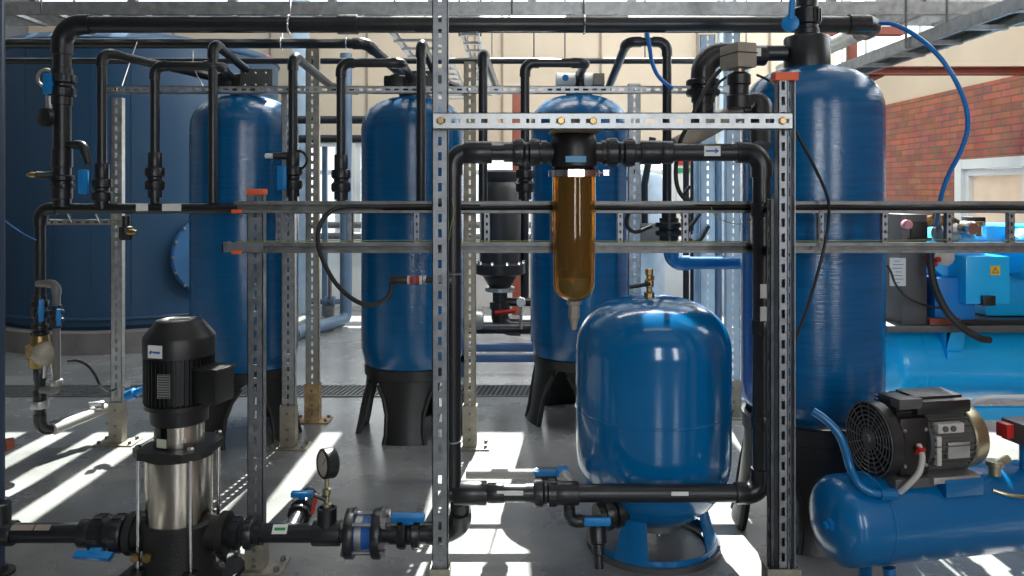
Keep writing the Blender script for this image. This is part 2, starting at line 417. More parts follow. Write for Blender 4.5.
# ------------------------------------------------------------------ pressure tanks wound in fibreglass
def soft_tank(label, px, d, ztop, zbot, r=.31, zb=.40, legrot=0, head=None, nlegs=4):
    c = fl(px, d); t = thing('filter_tank', label, 'tank', c, 'tall wound blue fibreglass tanks')
    pr = [(.10,zbot-.03),(.19,zbot-.012),(.255,zbot+.03),(.29,zbot+.085),(r,zbot+.17)]
    pr += [(r,zbot+.17+(ztop-zbot-.37)*k/6) for k in range(1,7)]
    hz = ztop-.20
    pr += [(r*math.cos(a)**.75 if k < 8 else .07, hz+.2*math.sin(a)) for k, a in enumerate([PI/2*q/9 for q in range(1,9)])][:-1]+[(.085,ztop-.004),(.085,ztop)]
    MB().lathe(pr, c, (0,0,1), 64).build('vessel', frp, t)
    mb = MB()
    for k in range(nlegs):
        a = legrot+2*PI*k/nlegs
        mb.arcpanel([(0,.335,.36),(.02,.33,.36),(.05,.318,.34),(zb*.4,.30,.36),(zb*.62,.287,.46),(zb*.8,.28,.62),(zb*.93,.278,.78)], .022, a, c)
        # ribs down both edges of a leg
        for q in (-1,1):
            pts = [c+V((rr*math.cos(a+q*ha), rr*math.sin(a+q*ha), z)) for z, rr, ha in ((.0,.335,.36),(.05,.322,.34),(zb*.4,.303,.36),(zb*.62,.29,.46),(zb*.8,.284,.62))]
            mb.tube(pts, .013, 8)
    mb.lathe([(.27,zb*.86),(.29,zb*.88),(.292,zb*1.02),(.275,zb*1.03),(.262,zb*.86)], c, (0,0,1), 48, caps=False)
    mb.build('base', basebk, t)
    if head: head(t, c, ztop)
    return t, c
def valve_head(t, c, z, kind):
    MB().lathe([(.085,z-.005),(.085,z+.03),(.06,z+.035),(.06,z+.055)], c, (0,0,1), 24).build('neck_collar', blackp, t)
    if kind == 'white':
        b = MB().lathe([(.03,-.15),(.055,-.145),(.055,-.02),(.04,-.015),(.04,.015),(.055,.02),(.055,.13),(.03,.135)], c+V((0,-.02,z+.085)), (1,0,0), 20).build('control_valve', white, t)
        MB().lathe([(.02,0),(.02,.012)], c+V((-.09,-.07,z+.10)), (-.3,-1,0.1), 14).build('cap', blueh, b)
        MB().bx(c+V((.08,-.12,z+.05)), c+V((.15,-.03,z+.125)), .006).build('motor_housing', taupe, b)
        MB().lathe([(.03,0),(.03,.09)], c+V((0,-.06,z+.03)), (0,0,1), 14).build('piston_housing', blackp, b)
        MB().bx(c+V((-.2,-.03,z+.01)), c+V((.2,.03,z+.045)), .008).build('bypass_block', blackp, t)
    else:
        MB().bx(c+V((-.17,-.06,z+.04)), c+V((.13,.06,z+.125)), .012).build('control_valve', blackp, t)
        b = MB().bx(c+V((.0,-.085,z+.03)), c+V((.19,-.062,z+.15)), .004).build('cover_plate', greyp, t)
        bolts(b, [c+V((x,-.086,z+q)) for x in (.03,.09,.15) for q in (.055,.125)], (0,-1,0), .008, .004)
        MB().lathe([(.05,0),(.05,.03),(.03,.035)], c+V((-.10,-.05,z+.08)), (0,-1,0), 18).build('cap', blackp, t)
# top of tank as seen: row 95 at the rim
TK1, c1 = soft_tank('tall wound blue tank between the motor pump and the big dark blue vessel', 245, 4.68, 2.015, .335, legrot=math.radians(-112), head=lambda t,c,z: valve_head(t,c,z,'black'))
TK2, c2 = soft_tank('tall wound blue tank with the black hose loop in front of it', 413, 4.75, 2.015, .335, legrot=math.radians(-92), head=lambda t,c,z: valve_head(t,c,z,'black'))
TK3, c3 = soft_tank('tall wound blue tank directly behind the amber filter bowl', 579, 4.98, 2.055, .335, legrot=math.radians(-163), head=lambda t,c,z: valve_head(t,c,z,'white'))
def big_head(t, c, z):
    c = c+V((-.018,0,0))
    MB().lathe([(.085,z-.02),(.097,z-.015),(.097,z+.118),(.092,z+.128),(.05,z+.14)], c, (0,0,1), 36).build('neck_adapter', pvc, t)
    u = MB().lathe([(.045,z+.13),(.052,z+.14),(.052,z+.16),(.047,z+.165),(.047,z+.18),(.058,z+.185),(.058,z+.25),(.046,z+.26),(.046,z+.33),(.06,z+.335),(.06,z+.40),(.04,z+.41),(.04,z+.9)], c, (0,0,1), 28).build('riser', pvc, t)
    mb = MB()
    for k in range(18):
        a = 2*PI*k/18; mb.box(c+V((.058*math.cos(a),.058*math.sin(a),z+.217)), (.010,.008,.055), Matrix.Rotation(a,3,'Z'))
    mb.build('nut_ribs', pvc, u)
    MB().tube([c+V((-.10,-.02,z+.055)), c+V((-.40,-.02,z+.055))], .034, 16).build('side_pipe', pvc, t)
    h = MB().lathe([(.02,0),(.036,.004),(.036,.02),(.02,.025)], c+V((-.088,-.05,z+.175)), (-.5,-1,0), 20).build('valve_handle', blueh, t)
    MB().tube([c+V((-.094,-.068,z+.19)), c+V((-.09,-.068,z+.25)), c+V((-.08,-.068,z+.38))], .013, 10).build('lever', blueh, h)
TK4, c4 = soft_tank('largest nearest wound blue tank, standing behind the small compressor', 811, 3.40, 1.988, .46, r=.295, zb=.47, legrot=math.radians(-98), head=big_head, nlegs=4)

# ------------------------------------------------------------------ big dark blue vessel
bc = V((fl(146, 8.25).x, 8.25, 0)); BR = 1.34
t = thing('storage_vessel', 'huge dark blue cylindrical vessel on a low plinth behind the left pipework', 'vessel', bc)
MB().lathe([(BR+.08,0),(BR+.08,.19),(BR+.05,.2)], bc, (0,0,1), 64).build('plinth', conc, t)
MB().lathe([(BR-.03,.2),(BR,.24),(BR,2.82),(BR-.06,2.87),(.3,3.08),(0,3.1)], bc, (0,0,1), 96).build('shell', tankb, t)
for z in (.30,2.80): MB().ring(bc+V((0,0,z)), BR+.002, .018, seg=96).build('hoop', tankb, t)
ma = math.radians(-42); md = V((math.cos(ma), math.sin(ma), 0)); mc = bc+md*BR+V((0,0,.84))
m_ = MB().lathe([(.32,-.16),(.32,.03),(.37,.035),(.37,.07),(.355,.085),(0,.085)], mc, md, 48).build('manhole', tankl, t)
x, y, _ = frame_for(md)
bolts(m_, [mc+md*.07+(x*math.cos(a)+y*math.sin(a))*.365 for a in [2*PI*k/16 for k in range(16)]], md, .016, .03, galvd)
mb = MB()
for k in (-2,-1,0,1,2):
    a = math.radians(-98+k*14); mb.bx(bc+V((BR*math.cos(a)-.004,BR*math.sin(a)-.004,.24)), bc+V((BR*math.cos(a)+.004,BR*math.sin(a)+.004,2.8)))
mb.build('seam', tankb, t)

# ------------------------------------------------------------------ strut posts and rails
def foot(t, c, w, h=.24, pl=.22, m=galvb):
    # post shoe: U bracket around the channel on a bolted base plate
    b = MB().bx(c+V((-w/2-.006,-.034,.008)), c+V((w/2+.006,-.028,h))).bx(c+V((-w/2-.006,-.03,.008)), c+V((-w/2-.001,.03,h))).bx(c+V((w/2+.001,-.03,.008)), c+V((w/2+.006,.03,h))).build('foot_bracket', m, t)
    bolts(b, [c+V((0,-.034,z)) for z in (h*.22,h*.45,h*.82)], (0,-1,0), .008, .006, galvd)
    p = MB().box(c+V((0,0,.005)), (pl, pl*.62, .008), None, .001).build('base_plate', m, t)
    bolts(p, [c+V((q*pl*.4,r*pl*.2,.009)) for q in (-1,1) for r in (-1,1)], (0,0,1), .011, .016, galvd)
def post(label, px, d, wpx, ztop, face=(0,-1,0), m=galv, foot_h=.24, cap=False, w=None, x=None, dep=.042, fm=galvb, group=None, pl=.22):
    c = fl(px, d) if x is None else V((x,d,0)); w = w or s(wpx, d)
    t = thing('strut_post', label, 'strut post', c, group)
    MB().channel(c+V((0,0,.009)), c+V((0,0,ztop)), w, dep, face).build('channel', m, t)
    if foot_h: foot(t, c, max(w,dep), foot_h, pl, fm)
    if cap: MB().box(c+V((0,0,ztop+.008)), (w+.008, dep+.008, .022), None, .003).build('end_cap', orange, t)
    return t
DA, DT, LD = 2.60, 2.93, 2.80
tA = post('tall slotted galvanised post in front, left end of the upper cross strut', 440.5, DA, 15.5, 2.35, foot_h=.20, cap=False)
cB = fl(781, DA)
tB = thing('strut_post', 'double slotted galvanised post with orange cap before the nearest blue tank', 'strut post', cB)
zB = at(0,79,DA).z
MB().channel(cB+V((.0,0,.009)), cB+V((0,0,zB)), .031, .042, (0,-1,0)).build('channel', galv, tB)
MB().channel(cB+V((.029,.0,.009)), cB+V((.029,0,zB)), .026, .035, (0,1,0), lips=False).build('channel', galv, tB)
MB().channel(cB+V((-.012,.04,.009)), cB+V((-.012,.04,1.42)), .034, .034, (-1,0,0)).build('channel', galvd, tB)
foot(tB, cB, .10, .20, .24)
MB().box(cB+V((.012,0,zB+.006)), (.078,.05,.028), None, .003).build('end_cap', orange, tB)
tC = post('slotted orange-capped post holding the left end of the front cable tray', 257, 2.995, 15.5, 1.435, foot_h=.10, cap=True)
D_ = 4.45
post('slotted post beside the left brass valve assembly', 118, 4.47, 11, at(0,98,4.47).z, m=galvl)
post('slotted post just right of the blue tank behind the motor pump', 289, 4.40, 13, at(0,93,4.4).z, m=galvl)
post('rust stained slotted post left of the floor standing grey pipe', 313, 4.90, 13, at(0,42,4.9).z, m=galvb, fm=rustpost)
post('slotted post between the tall front post and the black filter housing', 470, 4.40, 12, at(0,62,4.4).z, m=galvb)
post('slotted post behind right shoulder of the tank behind the amber bowl', 634, 4.75, 12, at(0,84,4.75).z, m=galvl)
post('pale blue slotted post nearer the white control panel', 707, 5.15, 15, at(0,35,5.15).z, m=steelb, fm=steelb)
post('pale blue slotted post beside the left flank of the nearest blue tank', 732, 4.98, 14, at(0,30,4.98).z, m=steelb)
# steel column at the very left
c = fl(-1, 2.95); t = thing('corner_post', 'blue painted round steel post at the far left edge', 'post', c)
MB().lathe([(.020,.008),(.020,2.6)], c, (0,0,1), 20).build('tube', mat('dark_blue_post_paint', (.03,.05,.085), .3), t)
MB().lathe([(.055,0),(.055,.01),(.03,.012),(.028,.03)], c, (0,0,1), 20).build('foot_flange', blackp, t)
# upper cross strut bolted across the two front posts
z = at(0,121.5,2.56).z; x0, x1 = at(434,0,2.56).x, at(790,0,2.56).x; yc = DA-.042
t = thing('cross_strut', 'slotted galvanised cross strut bolted above the amber filter', 'strut', ((x0+x1)/2,yc,z))
MB().channel((x0,yc,z), (x1,yc,z), .054, .041, (0,-1,0), pitch=.0478, slot=(.014,.029)).build('channel', galvl, t)
bolts(t, [V((at(px,0,2.54).x,yc-.021,z)) for px in (441,561,593,782)], (0,-1,0), .013, .010, brass)
# rear rail carried by the back posts
z = at(0,90,4.36).z; x0, x1 = at(106,0,4.36).x, at(742,0,4.36).x
t = thing('rear_rail', 'long slotted galvanised rail behind the standing pipes at tank top height', 'strut', ((x0+x1)/2,4.36,z))
MB().channel((x0,4.36,z), (x1,4.36,z), .041, .041, (0,-1,0)).build('channel', galvl, t)
bolts(t, [V((at(px,0,4.36).x,4.335,z)) for px in (118,289,470,634)], (0,-1,0), .011, .008)
# ladder cable tray across the front
zt, zb_ = at(0,207,DT).z, at(0,247.5,DT).z; x0, x1 = at(236,0,DT).x, 2.35
t = thing('cable_tray', 'long ladder cable tray crossing the front at mid height', 'cable tray', ((x0+x1)/2,DT,zb_))
def rail(z, h, name, openup):
    mb = MB().bx((x0,DT+.016,z-h/2),(x1,DT+.02,z+h/2)).bx((x0,DT-.02,z+h/2-.004),(x1,DT+.02,z+h/2)).bx((x0,DT-.02,z-h/2),(x1,DT+.02,z-h/2+.004))
    if openup: mb.bx((x0,DT-.02,z+h/2-.012),(x1,DT-.017,z+h/2)).bx((x0,DT-.02,z-h/2),(x1,DT-.017,z-h/2+.010))
    else: mb.bx((x0,DT-.02,z-h/2),(x1,DT-.016,z+h/2-.006))
    return mb.build(name, galvd, t)
rail(zt, .044, 'side_rail', True); rail(zb_, .038, 'side_rail', True)
for px in (279,350,417,487,553,620,685,752,820,884,948,1010):
    x = at(px,0,DT).x; MB().channel((x,DT,zb_+.016),(x,DT,zt-.02), .024, .02, (0,-1,0), pitch=.026, slot=(.008,.012), t=.002).build('rung', galv, t)
MB().bx((x0-.045,DT-.022,zb_-.016),(x0+.11,DT-.018,zb_+.02)).bx((x0-.045,DT-.022,zb_-.016),(x0-.04,DT+.06,zb_+.02)).build('end_bracket', galv, t)
for z_ in (zt, zb_): MB().box((x0+.012,DT-.024,z_-.016),(.04,.012,.014),None,.003).build('end_cap', orange, t)
MB().bx((at(752,0,DT).x,DT-.3,zt-.02),(at(757,0,DT).x,DT+.02,zt+.02)).bx((at(752,0,DT).x,DT-.3,zb_-.018),(at(757,0,DT).x,DT+.02,zb_+.018)).build('post_bracket', galv, t)
for k, (y_, q) in enumerate(((DT-.012,.004),(DT+.002,-.004),(DT-.004,-.012))):
    pts = [V((x0+.45+.1*k,y_,zt+q-.002))]
    for i in range(14): pts.append(V((x0+.6+i*.2, y_+random.uniform(-.003,.003), zt+q-.004+random.uniform(-.004,.003))))
    hose('power_cable', pts, .0055, rubber, ['black cable lying at the front of the upper tray rail','black cable at the back of the upper tray rail','black cable lowest in the upper tray rail'][k], 'cable', 'black cables in the tray', 4)
pts = [V((at(px,0,DT).x,DT-.026,at(0,py,DT).z)) for px, py in ((238,241),(300,240.5),(420,240),(500,240.5),(600,240.5),(700,241),(820,240.5),(940,239.5),(1030,240))]
hose('earth_wire', pts, .0017, ygreen, 'thin yellow green earth wire strung along the front tray', 'wire')
pts = [at(*p) for p in ((711,207,2.89),(714,214,2.88),(724,221,2.87),(740,224,2.87),(752,219,2.87),(766,206,2.74),(775,190,2.70),(773,165,2.70),(765,150,2.70))]
hose('earth_wire', pts, .0017, ygreen, 'yellow green wire looping past the right end of the filter pipe loop', 'wire')
pts = [at(*p) for p in ((452,198,2.74),(454,212,2.74),(451,226,2.75),(449,240,2.75))]
hose('earth_wire', pts, .0017, ygreen, 'short yellow green wire beside the tall left front post', 'wire')

# ------------------------------------------------------------------ filter pipe loop with the amber filter
zT, zBm = at(0,152.5,LD).z, at(0,493,LD).z
xL, xR = at(453,0,LD).x, at(761.5,0,LD).x; r = .0315; xf = at(574,0,LD).x
t = thing('filter_pipe_loop', 'dark plastic pipe loop carrying the amber filter between the front posts', 'pipework', ((xL+xR)/2,LD,zBm))
hw = s(24,LD)
run(t, [(xf-hw,LD,zT),(xL,LD,zT),(xL,LD,zBm+.02)], r*.92, bend=.05)
run(t, [(xf+hw,LD,zT),(xR,LD,zT),(xR,LD,zBm),(xL-.02,LD,zBm)], r, bend=.055)
union(t, (at(526,0,LD).x,LD,zT), (1,0,0), r*.9, .16)
coupling(t, (at(478,0,LD).x,LD,zT), (1,0,0), r, .10, k=1.28)
union(t, (at(620,0,LD).x,LD,zT), (1,0,0), r*.95, .17)
coupling(t, (at(650,0,LD).x,LD,zT), (1,0,0), r, .075, k=1.38)
coupling(t, (at(667,0,LD).x,LD,zT), (1,0,0), r, .04, k=1.3)
lb, R = label_on(t, (at(710,0,LD).x,LD-r-.0015,zT+.004), s(16,LD), s(10,LD), (0,-1,0), paper, name='flow_label')
x_, z_ = at(710,0,LD).x, zT+.004; y_ = LD-r-.0035; a = s(13,LD)/2
MB().prism([(x_-a,y_,z_-.003),(x_+a*.45,y_,z_-.003),(x_+a*.45,y_,z_-.010),(x_+a,y_,z_),(x_+a*.45,y_,z_+.010),(x_+a*.45,y_,z_+.003),(x_-a,y_,z_+.003)], (0,1,0), .001).build('arrow', inkb, lb)
for zz in (.62,.96,1.38): coupling(t, (xR,LD,zz), (0,0,1), r, .05, k=1.18)
lb, R = label_on(t, (xR,LD-r-.001,at(0,290,LD).z), .03, .05, (0,-1,0)); lb2, R = label_on(t, (xR,LD-r-.001,at(0,318,LD).z), .03, .09, (0,-1,0))
coupling(t, (at(470,0,LD).x,LD,zBm), (1,0,0), r, .12, k=1.35)
coupling(t, (at(496,0,LD).x,LD,zBm), (1,0,0), r, .06, k=1.12)
union(t, (at(545,0,LD).x,LD,zBm), (1,0,0), r*.88, .14)
coupling(t, (at(566,0,LD).x,LD,zBm), (1,0,0), r, .09, k=1.32)
coupling(t, (at(742,0,LD).x,LD,zBm), (1,0,0), r, .05, k=1.2)
label_on(t, (at(678,0,LD).x,LD-r-.001,zBm+.010), s(17,LD), s(4,LD), (0,-1,0))
label_on(t, (at(510,0,LD).x,LD-r-.001,zBm+.012), s(26,LD), s(4.5,LD), (0,-1,0))
for z_ in (.55,1.15): 
    MB().ring((xL,LD,z_), r*1.0, .004).build('pipe_clamp', galv, t)
    MB().bx((xL-.05,LD-.17,z_-.012),(xL-.01,LD-.02,z_+.012)).build('clamp_arm', galv, t)
# branch that drops off the bottom pipe towards the round tank
run(t, [(at(569,0,LD).x,LD,zBm),(at(569,0,LD).x,LD,at(0,521,LD).z),(at(598,0,LD).x,LD,at(0,521,LD).z)], .019, bend=.03)
# sampling fitting on the left leg
ps = at(432,280,LD)
run(t, [(xL,LD,ps.z),(at(418,0,LD).x,LD,ps.z)], .013, elbows=False)
coupling(t, (at(446,0,LD).x,LD,ps.z), (1,0,0), .03, .05, k=1.3)
f_ = coupling(t, (at(399,0,LD).x,LD,ps.z), (1,0,0), .013, .062, blackp, 'sampling_nozzle', 1.3)
for px, mm in ((408,white),(412,red),(417,red),(421,white),(425,chrome)): MB().lathe([(.014,-.006),(.016,-.004),(.016,.004),(.014,.006)], (at(px,0,LD).x,LD,ps.z), (1,0,0), 16).build('ring', mm, f_)
# the filter itself
c = V((xf,LD,0)); zz = lambda py: at(0,py,LD).z
t = thing('cartridge_filter', 'water filter with amber see-through bowl hanging from the cross strut', 'filter', (xf,LD,zz(328)))
MB().lathe([(.07,zz(170)),(.083,zz(166)),(.083,zz(150)),(.081,zz(140)),(.075,zz(135)),(.045,zz(133.5))], c, (0,0,1), 40).build('head', blackp, t)
for q in (-1,1): MB().lathe([(.036,.0),(.036,.03),(.043,.03),(.043,.05)], (xf+q*.068,LD,zT), (q,0,0), 24).build('port', blackp, t)
MB().box((xf+.0,LD-.0825,zz(160)), (s(20,LD),.004,s(6,LD))).build('nameplate', mat('pale_blue_print',(.10,.32,.55),.5), t)
MB().bx((xf-s(25,LD),LD-.23,zz(134)),(xf+s(22,LD),LD+.05,zz(132))).build('hanger_plate', rustpost, t)
MB().bx((xf-s(22,LD),LD-.18,zz(130.5)),(xf+s(20,LD),LD-.10,zz(121))).build('hanger_block', galvd, t)
cl = MB().lathe([(.079,zz(177)),(.092,zz(176.5)),(.092,zz(170.5)),(.079,zz(170))], c, (0,0,1), 40, caps=False).build('clamp_ring', chrome, t)
MB().bx((xf-.028,LD-.096,zz(177)),(xf+.028,LD-.09,zz(170))).build('clamp_plate', chrome, cl)
MB().tube([(xf+.085,LD-.03,zz(174)),(xf+.125,LD-.05,zz(172.5))], .004, 8).box((xf+.11,LD-.045,zz(173)),(.02,.012,.02)).build('clamp_screw', chrome, cl)
R0 = .077; zd = zz(285)
outer = [(R0,zz(172)),(R0,zz(230)),(R0*.96,zd)]+[(R0*.96*math.cos(a),zd-.058*math.sin(a)) for a in (.3,.6,.9,1.15)]+[(.022,zd-.058),(.0,zd-.0585)]
inner = [(.0,zd-.054)]+[((R0*.96-.005)*math.cos(a),zd-.054*math.sin(a)) for a in (1.15,.9,.6,.3)]+[(R0*.96-.005,zd),(R0-.005,zz(230)),(R0-.005,zz(172)),(R0,zz(172))]
MB().lathe(outer+inner, c, (0,0,1), 56, caps=False).build('bowl', amber, t)
cg = MB().lathe([(.02,zz(277)),(.056,zz(277)),(.056,zz(270)),(.054,zz(269)),(.054,zz(184)),(.056,zz(183)),(.056,zz(174)),(.02,zz(174))], c, (0,0,1), 40).build('cartridge', cartr, t)
mb = MB()
for k in range(36):
    a = 2*PI*k/36; mb.box(c+V((.055*math.cos(a),.055*math.sin(a),(zz(269)+zz(184))/2)), (.004,.003,zz(184)-zz(269)), Matrix.Rotation(a,3,'Z'))
mb.build('pleats', cartr, cg)
MB().lathe([(.026,zz(300.5)),(.026,zz(304)),(.020,zz(305)),(.020,zz(318)),(.016,zz(319)),(.010,zz(329)),(.006,zz(330))], c, (0,0,1), 6).build('drain_valve', taupe, t)

# ------------------------------------------------------------------ black hose, cables and blue hoses near the viewer
pts = [at(*p) for p in ((391,283,2.80),(391,290,2.80),(386,299,2.79),(372,305,2.78),(356,301,2.78),(338,286,2.79),(325,265,2.80),(318,243,2.84),(320,225,2.87),(330,212,2.88),(345,206.5,2.895),(380,206.5,2.90),(428,206,2.91),(480,207,2.91))]
hose('black_hose', pts, .0085, rubber, 'black hose looping from the cable tray down to the sampling nozzle', 'hose')
pts = [at(*p) for p in ((778,95,2.66),(788,118,2.72),(800,140,2.78),(815,168,2.82),(825,190,2.84),(829,207,2.86),(827,232,2.88),(820,265,2.86),(808,305,2.80),(797,335,2.74),(793,352,2.70))]
hose('black_cable', pts, .0055, rubber, 'thin black cable sagging across the front of the nearest blue tank', 'cable')

# ------------------------------------------------------------------ overhead pipes
DR = 4.2
zo = at(0,24.5,DR).z; ro = s(17,DR)/2
xa, xb = at(62,0,DR).x, at(878,0,DR).x
t = thing('overhead_main_pipe', 'thick dark overhead pipe running the whole width, with dropping left leg', 'pipe', (xa,DR,1.36))
run(t, [(xb,DR+.25,zo),(xb,DR,zo),(xa,DR,zo),(xa,DR,1.36)], ro, bend=.11)
coupling(t, (at(348,0,DR).x,DR,zo), (1,0,0), ro, .11, k=1.16)
coupling(t, (at(860,0,DR).x,DR,zo), (1,0,0), ro, .10, k=1.15); MB().tube([(xb,DR+.22,zo),(xb,DR+1.5,zo)], ro*1.02, 18).build('return_pipe', alum, t); coupling(t, (xb,DR+.75,zo), (0,1,0), ro, .03, blackp)  # return pipe in bright metal, standing in for light on the dark plastic
for px in (290,584): MB().ring((at(px,0,DR).x,DR,zo), ro+.004, .006, (1,0,0), 24).build('hanger_clamp', chrome, t); MB().tube([(at(px,0,DR).x,DR,zo+ro),(at(px,0,DR).x,DR,zo+.18)], .006, 8).build('hanger_rod', chrome, t)
for py in (46,78,96,158,190): coupling(t, (xa,DR,at(0,py,DR).z), (0,0,1), ro*.95, .10, k=1.22)
union(t, (xa,DR,at(0,86,DR).z), (0,0,1), ro*.9, .2); union(t, (xa,DR,at(0,182,DR).z), (0,0,1), ro*.75, .12)
v = MB().lathe([(.02,0),(.05,.01),(.05,.04),(.02,.05)], at(50,118,4.14), (-.4,-1,0), 16).build('drain_valve', blackp, t)
MB().tube([at(60,108,DR), at(50,108,DR-.02), at(50,92,DR-.02)], .022, 12).build('valve_body', alum, v)
MB().box(at(48.5,84,DR-.06), (.05,.03,.11), None, .008).build('handle', blueh, v)
MB().ring(at(46,78,DR-.02), .045, .009, (0,-1,0), 24).build('clamp', taupe, v)
MB().tube([at(60,174,DR), at(45,175.5,DR-.03), at(36,175,DR-.05)], .02, 12).build('side_tap', blackp, t); MB().lathe([(.012,0),(.016,.02),(.006,.05)], at(36,175,DR-.05), (-1,0,0), 12).build('tap_nozzle', brass, t)
zz_ = at(0,145,DR).z; run(t, [(xa,DR,zz_),(xa+.13,DR-.03,zz_-.0),(xa+.16,DR-.03,zz_-.10)], .02, bend=.035)
# second pipe line and thin line behind
z2 = at(0,43.5,4.75).z; t = thing('overhead_branch_pipe', 'dark pipe just below the thick overhead pipe, ending in an elbow', 'pipe', (at(180,0,4.75).x,4.75,z2))
run(t, [(at(-40,0,4.75).x,4.75,z2),(at(366,0,4.75).x,4.75,z2),(at(380,0,4.75).x+.33,5.6,z2-.34)], s(10,4.75)/2, bend=.07)
for px in (282,347): MB().ring((at(px,0,4.75).x,4.75,z2), .036, .005, (1,0,0), 24).build('hanger_clamp', chrome, t); MB().tube([(at(px,0,4.75).x,4.75,z2+.03),(at(px,0,4.75).x,4.75,z2+.25)], .005, 8).build('hanger_rod', chrome, t)
z3 = at(0,61,5.3).z; t = thing('overhead_thin_pipe', 'thin black pipe running straight across above the tank tops', 'pipe', (at(330,0,5.3).x,5.3,z3))
run(t, [(at(-30,0,5.3).x,5.3,z3),(at(722,0,5.3).x,5.3,z3)], s(6,5.3)/2, elbows=False)
for px in (534,565,645): MB().tube([(at(px,0,5.3).x,5.3,z3+.01),(at(px,0,5.3).x,5.3,z3+.5)], .005, 8).build('hanger_rod', galvd, t)

# manifold with its left drop leg, valves and drain
zm = at(0,208.5,DR).z; rm = s(10.5,DR)/2; xm = at(40,0,DR).x
t = thing('manifold_pipe', 'dark horizontal manifold pipe with white stickers, left of the tray, and its valve drop leg', 'pipework', (xm,DR,.1))
zl = at(0,432,DR).z
run(t, [(at(690,0,DR).x,DR,zm),(xm,DR,zm),(xm,DR,zl),(at(104,0,4.55).x,4.55,zl+.03)], rm, bend=.06)
MB().tube([V((xm,DR,zl))+V((.05,.04,0)), V((at(106,0,4.55).x,4.55,zl+.03))], rm*1.02, 16).build('drain_pipe', paleg, t)
for px, w in ((144.5,12),(174,19)): label_on(t, (at(px,0,DR).x,DR-rm-.001,zm+.006), s(w,DR), s(7,DR), (0,-1,0))
coupling(t, (at(96,407,4.5)), (1,.6,0), rm, .08, chrome, k=1.25)
coupling(t, (xm,DR,at(0,404,DR).z), (0,0,1), rm, .04, alum, k=1.6); coupling(t, (xm,DR,at(0,398,DR).z), (0,0,1), rm, .09, k=1.2)
ball_valve(t, (xm,DR,at(0,309,DR).z), (0,0,1), rm*.95, .15, (.75,-1,0), .12)
bv = MB().lathe([(.04,-.09),(.052,-.085),(.055,-.03),(.07,-.02),(.07,.03),(.05,.04),(.045,.085),(.036,.09)], (xm,DR,at(0,351,DR).z), (0,0,1), 24).build('brass_valve', brass, t)
MB().lathe([(.03,0),(.03,.04),(.062,.045),(.062,.075),(.045,.09),(.02,.095)], (xm+.03,DR-.02,at(0,351,DR).z), (.75,-1,0), 24).build('bonnet', galvb, bv)
MB().tube([at(46,362,DR-.05), at(45,378,DR-.05)], .012, 10).tube([at(52,362,DR-.05), at(54,376,DR-.05)], .010, 10).build('test_cock', chrome, bv)
union(t, (xm,DR,at(0,330,DR).z), (0,0,1), rm*.9, .10); coupling(t, (xm,DR,at(0,374,DR).z), (0,0,1), rm, .07, k=1.15)
xs_ = at(62,0,DR).x
run(t, [(xm,DR-.02,at(0,283,DR).z),(xs_,DR-.05,at(0,283,DR).z),(xs_,DR-.05,at(0,388,DR).z),(xm+.02,DR-.02,at(0,389,DR).z)], .019, m=mat('mid_grey_pvc', (.16,.155,.15), .35), bend=.035)
ball_valve(t, (xs_,DR-.05,at(0,315,DR).z), (0,0,1), .021, .12, (.9,-1,0), .09)
coupling(t, (xs_,DR-.05,at(0,380,DR).z), (0,0,1), .019, .03, alum, k=1.6)
# bracket strut between manifold and post
za = at(0,222.5,4.3).z
t = thing('bracket_arm', 'short galvanised bracket arm under the left end of the manifold', 'strut', (at(78,0,4.3).x,4.3,za))
MB().channel((at(32,0,4.3).x,4.36,za),(at(124,0,4.3).x,4.36,za), .03, .03, (0,-1,0)).build('channel', galvb, t)
for px in (50,72,100): MB().tube([(at(px,0,4.3).x,4.3,za),(at(px,0,4.3).x,4.26,za+.05)], .006, 8).build('stud', chrome, t)
# sensor on post
t = thing('sensor_fitting', 'small brass and black sensor under the manifold beside the left post', 'sensor', at(126,240,4.2))
MB().lathe([(.028,0),(.034,.01),(.034,.07),(.02,.075),(.02,.13)], at(126,240,4.2), (0,0,1), 14).build('body', blackp, t)
MB().lathe([(.016,0),(.016,.03),(.008,.05)], at(128,232,4.18), (1,-.2,0), 12).build('nozzle', brass, t)

# standing pipes in front of the tanks: (label, points, radius, union rows)
VR = s(9,DR)/2
def riser(label, pts, un=(), val=None, r=VR, lo=None, extra=None):
    t = thing('riser_pipe', label, 'pipe', pts[0])
    run(t, pts, r, bend=r*2)
    x = q(155,0).x if False else pts[0][0]
    if abs(pts[0][1]-DR) > .01: x = pts[1][0]
    for a in un: union(t, (x,DR,at(0,a,DR).z), (0,0,1), r*1.22, .20); coupling(t, (x,DR,at(0,a-17,DR).z), (0,0,1), r, .10, k=1.5)
    if val: 
        p = V((x+val[1],DR-.045,at(0,val[0],DR).z)); b = MB().box(p, (.05,.03,.13), None, .01).build('handle', blueh, t)
    if extra: extra(t, x)
    return t
def q(px, py, d=DR): return at(px, py, d)
b0 = 203
hd1, hd2, hd3 = c1+V((0,0,2.115)), c2+V((0,0,2.115)), c3+V((0,0,2.155))
riser('dark standing pipe next to the thick left leg, with blue handle valve at its foot', [q(102,b0),q(102,52),V((c1.x-.28,c1.y-.14,2.14)),hd1+V((-.15,0,0))], (190,), (182,-.075))
riser('dark standing pipe with a flanged union, left of the blue tank behind the motor pump', [q(155,b0),q(155,66),q(221,66),hd1+V((-.06,-.05,0))], (179,))
riser('dark standing pipe crossing the face of the blue tank behind the motor pump', [q(213,b0),q(213,42),hd1+V((.04,0,.03)),hd1+V((.1,0,0))])
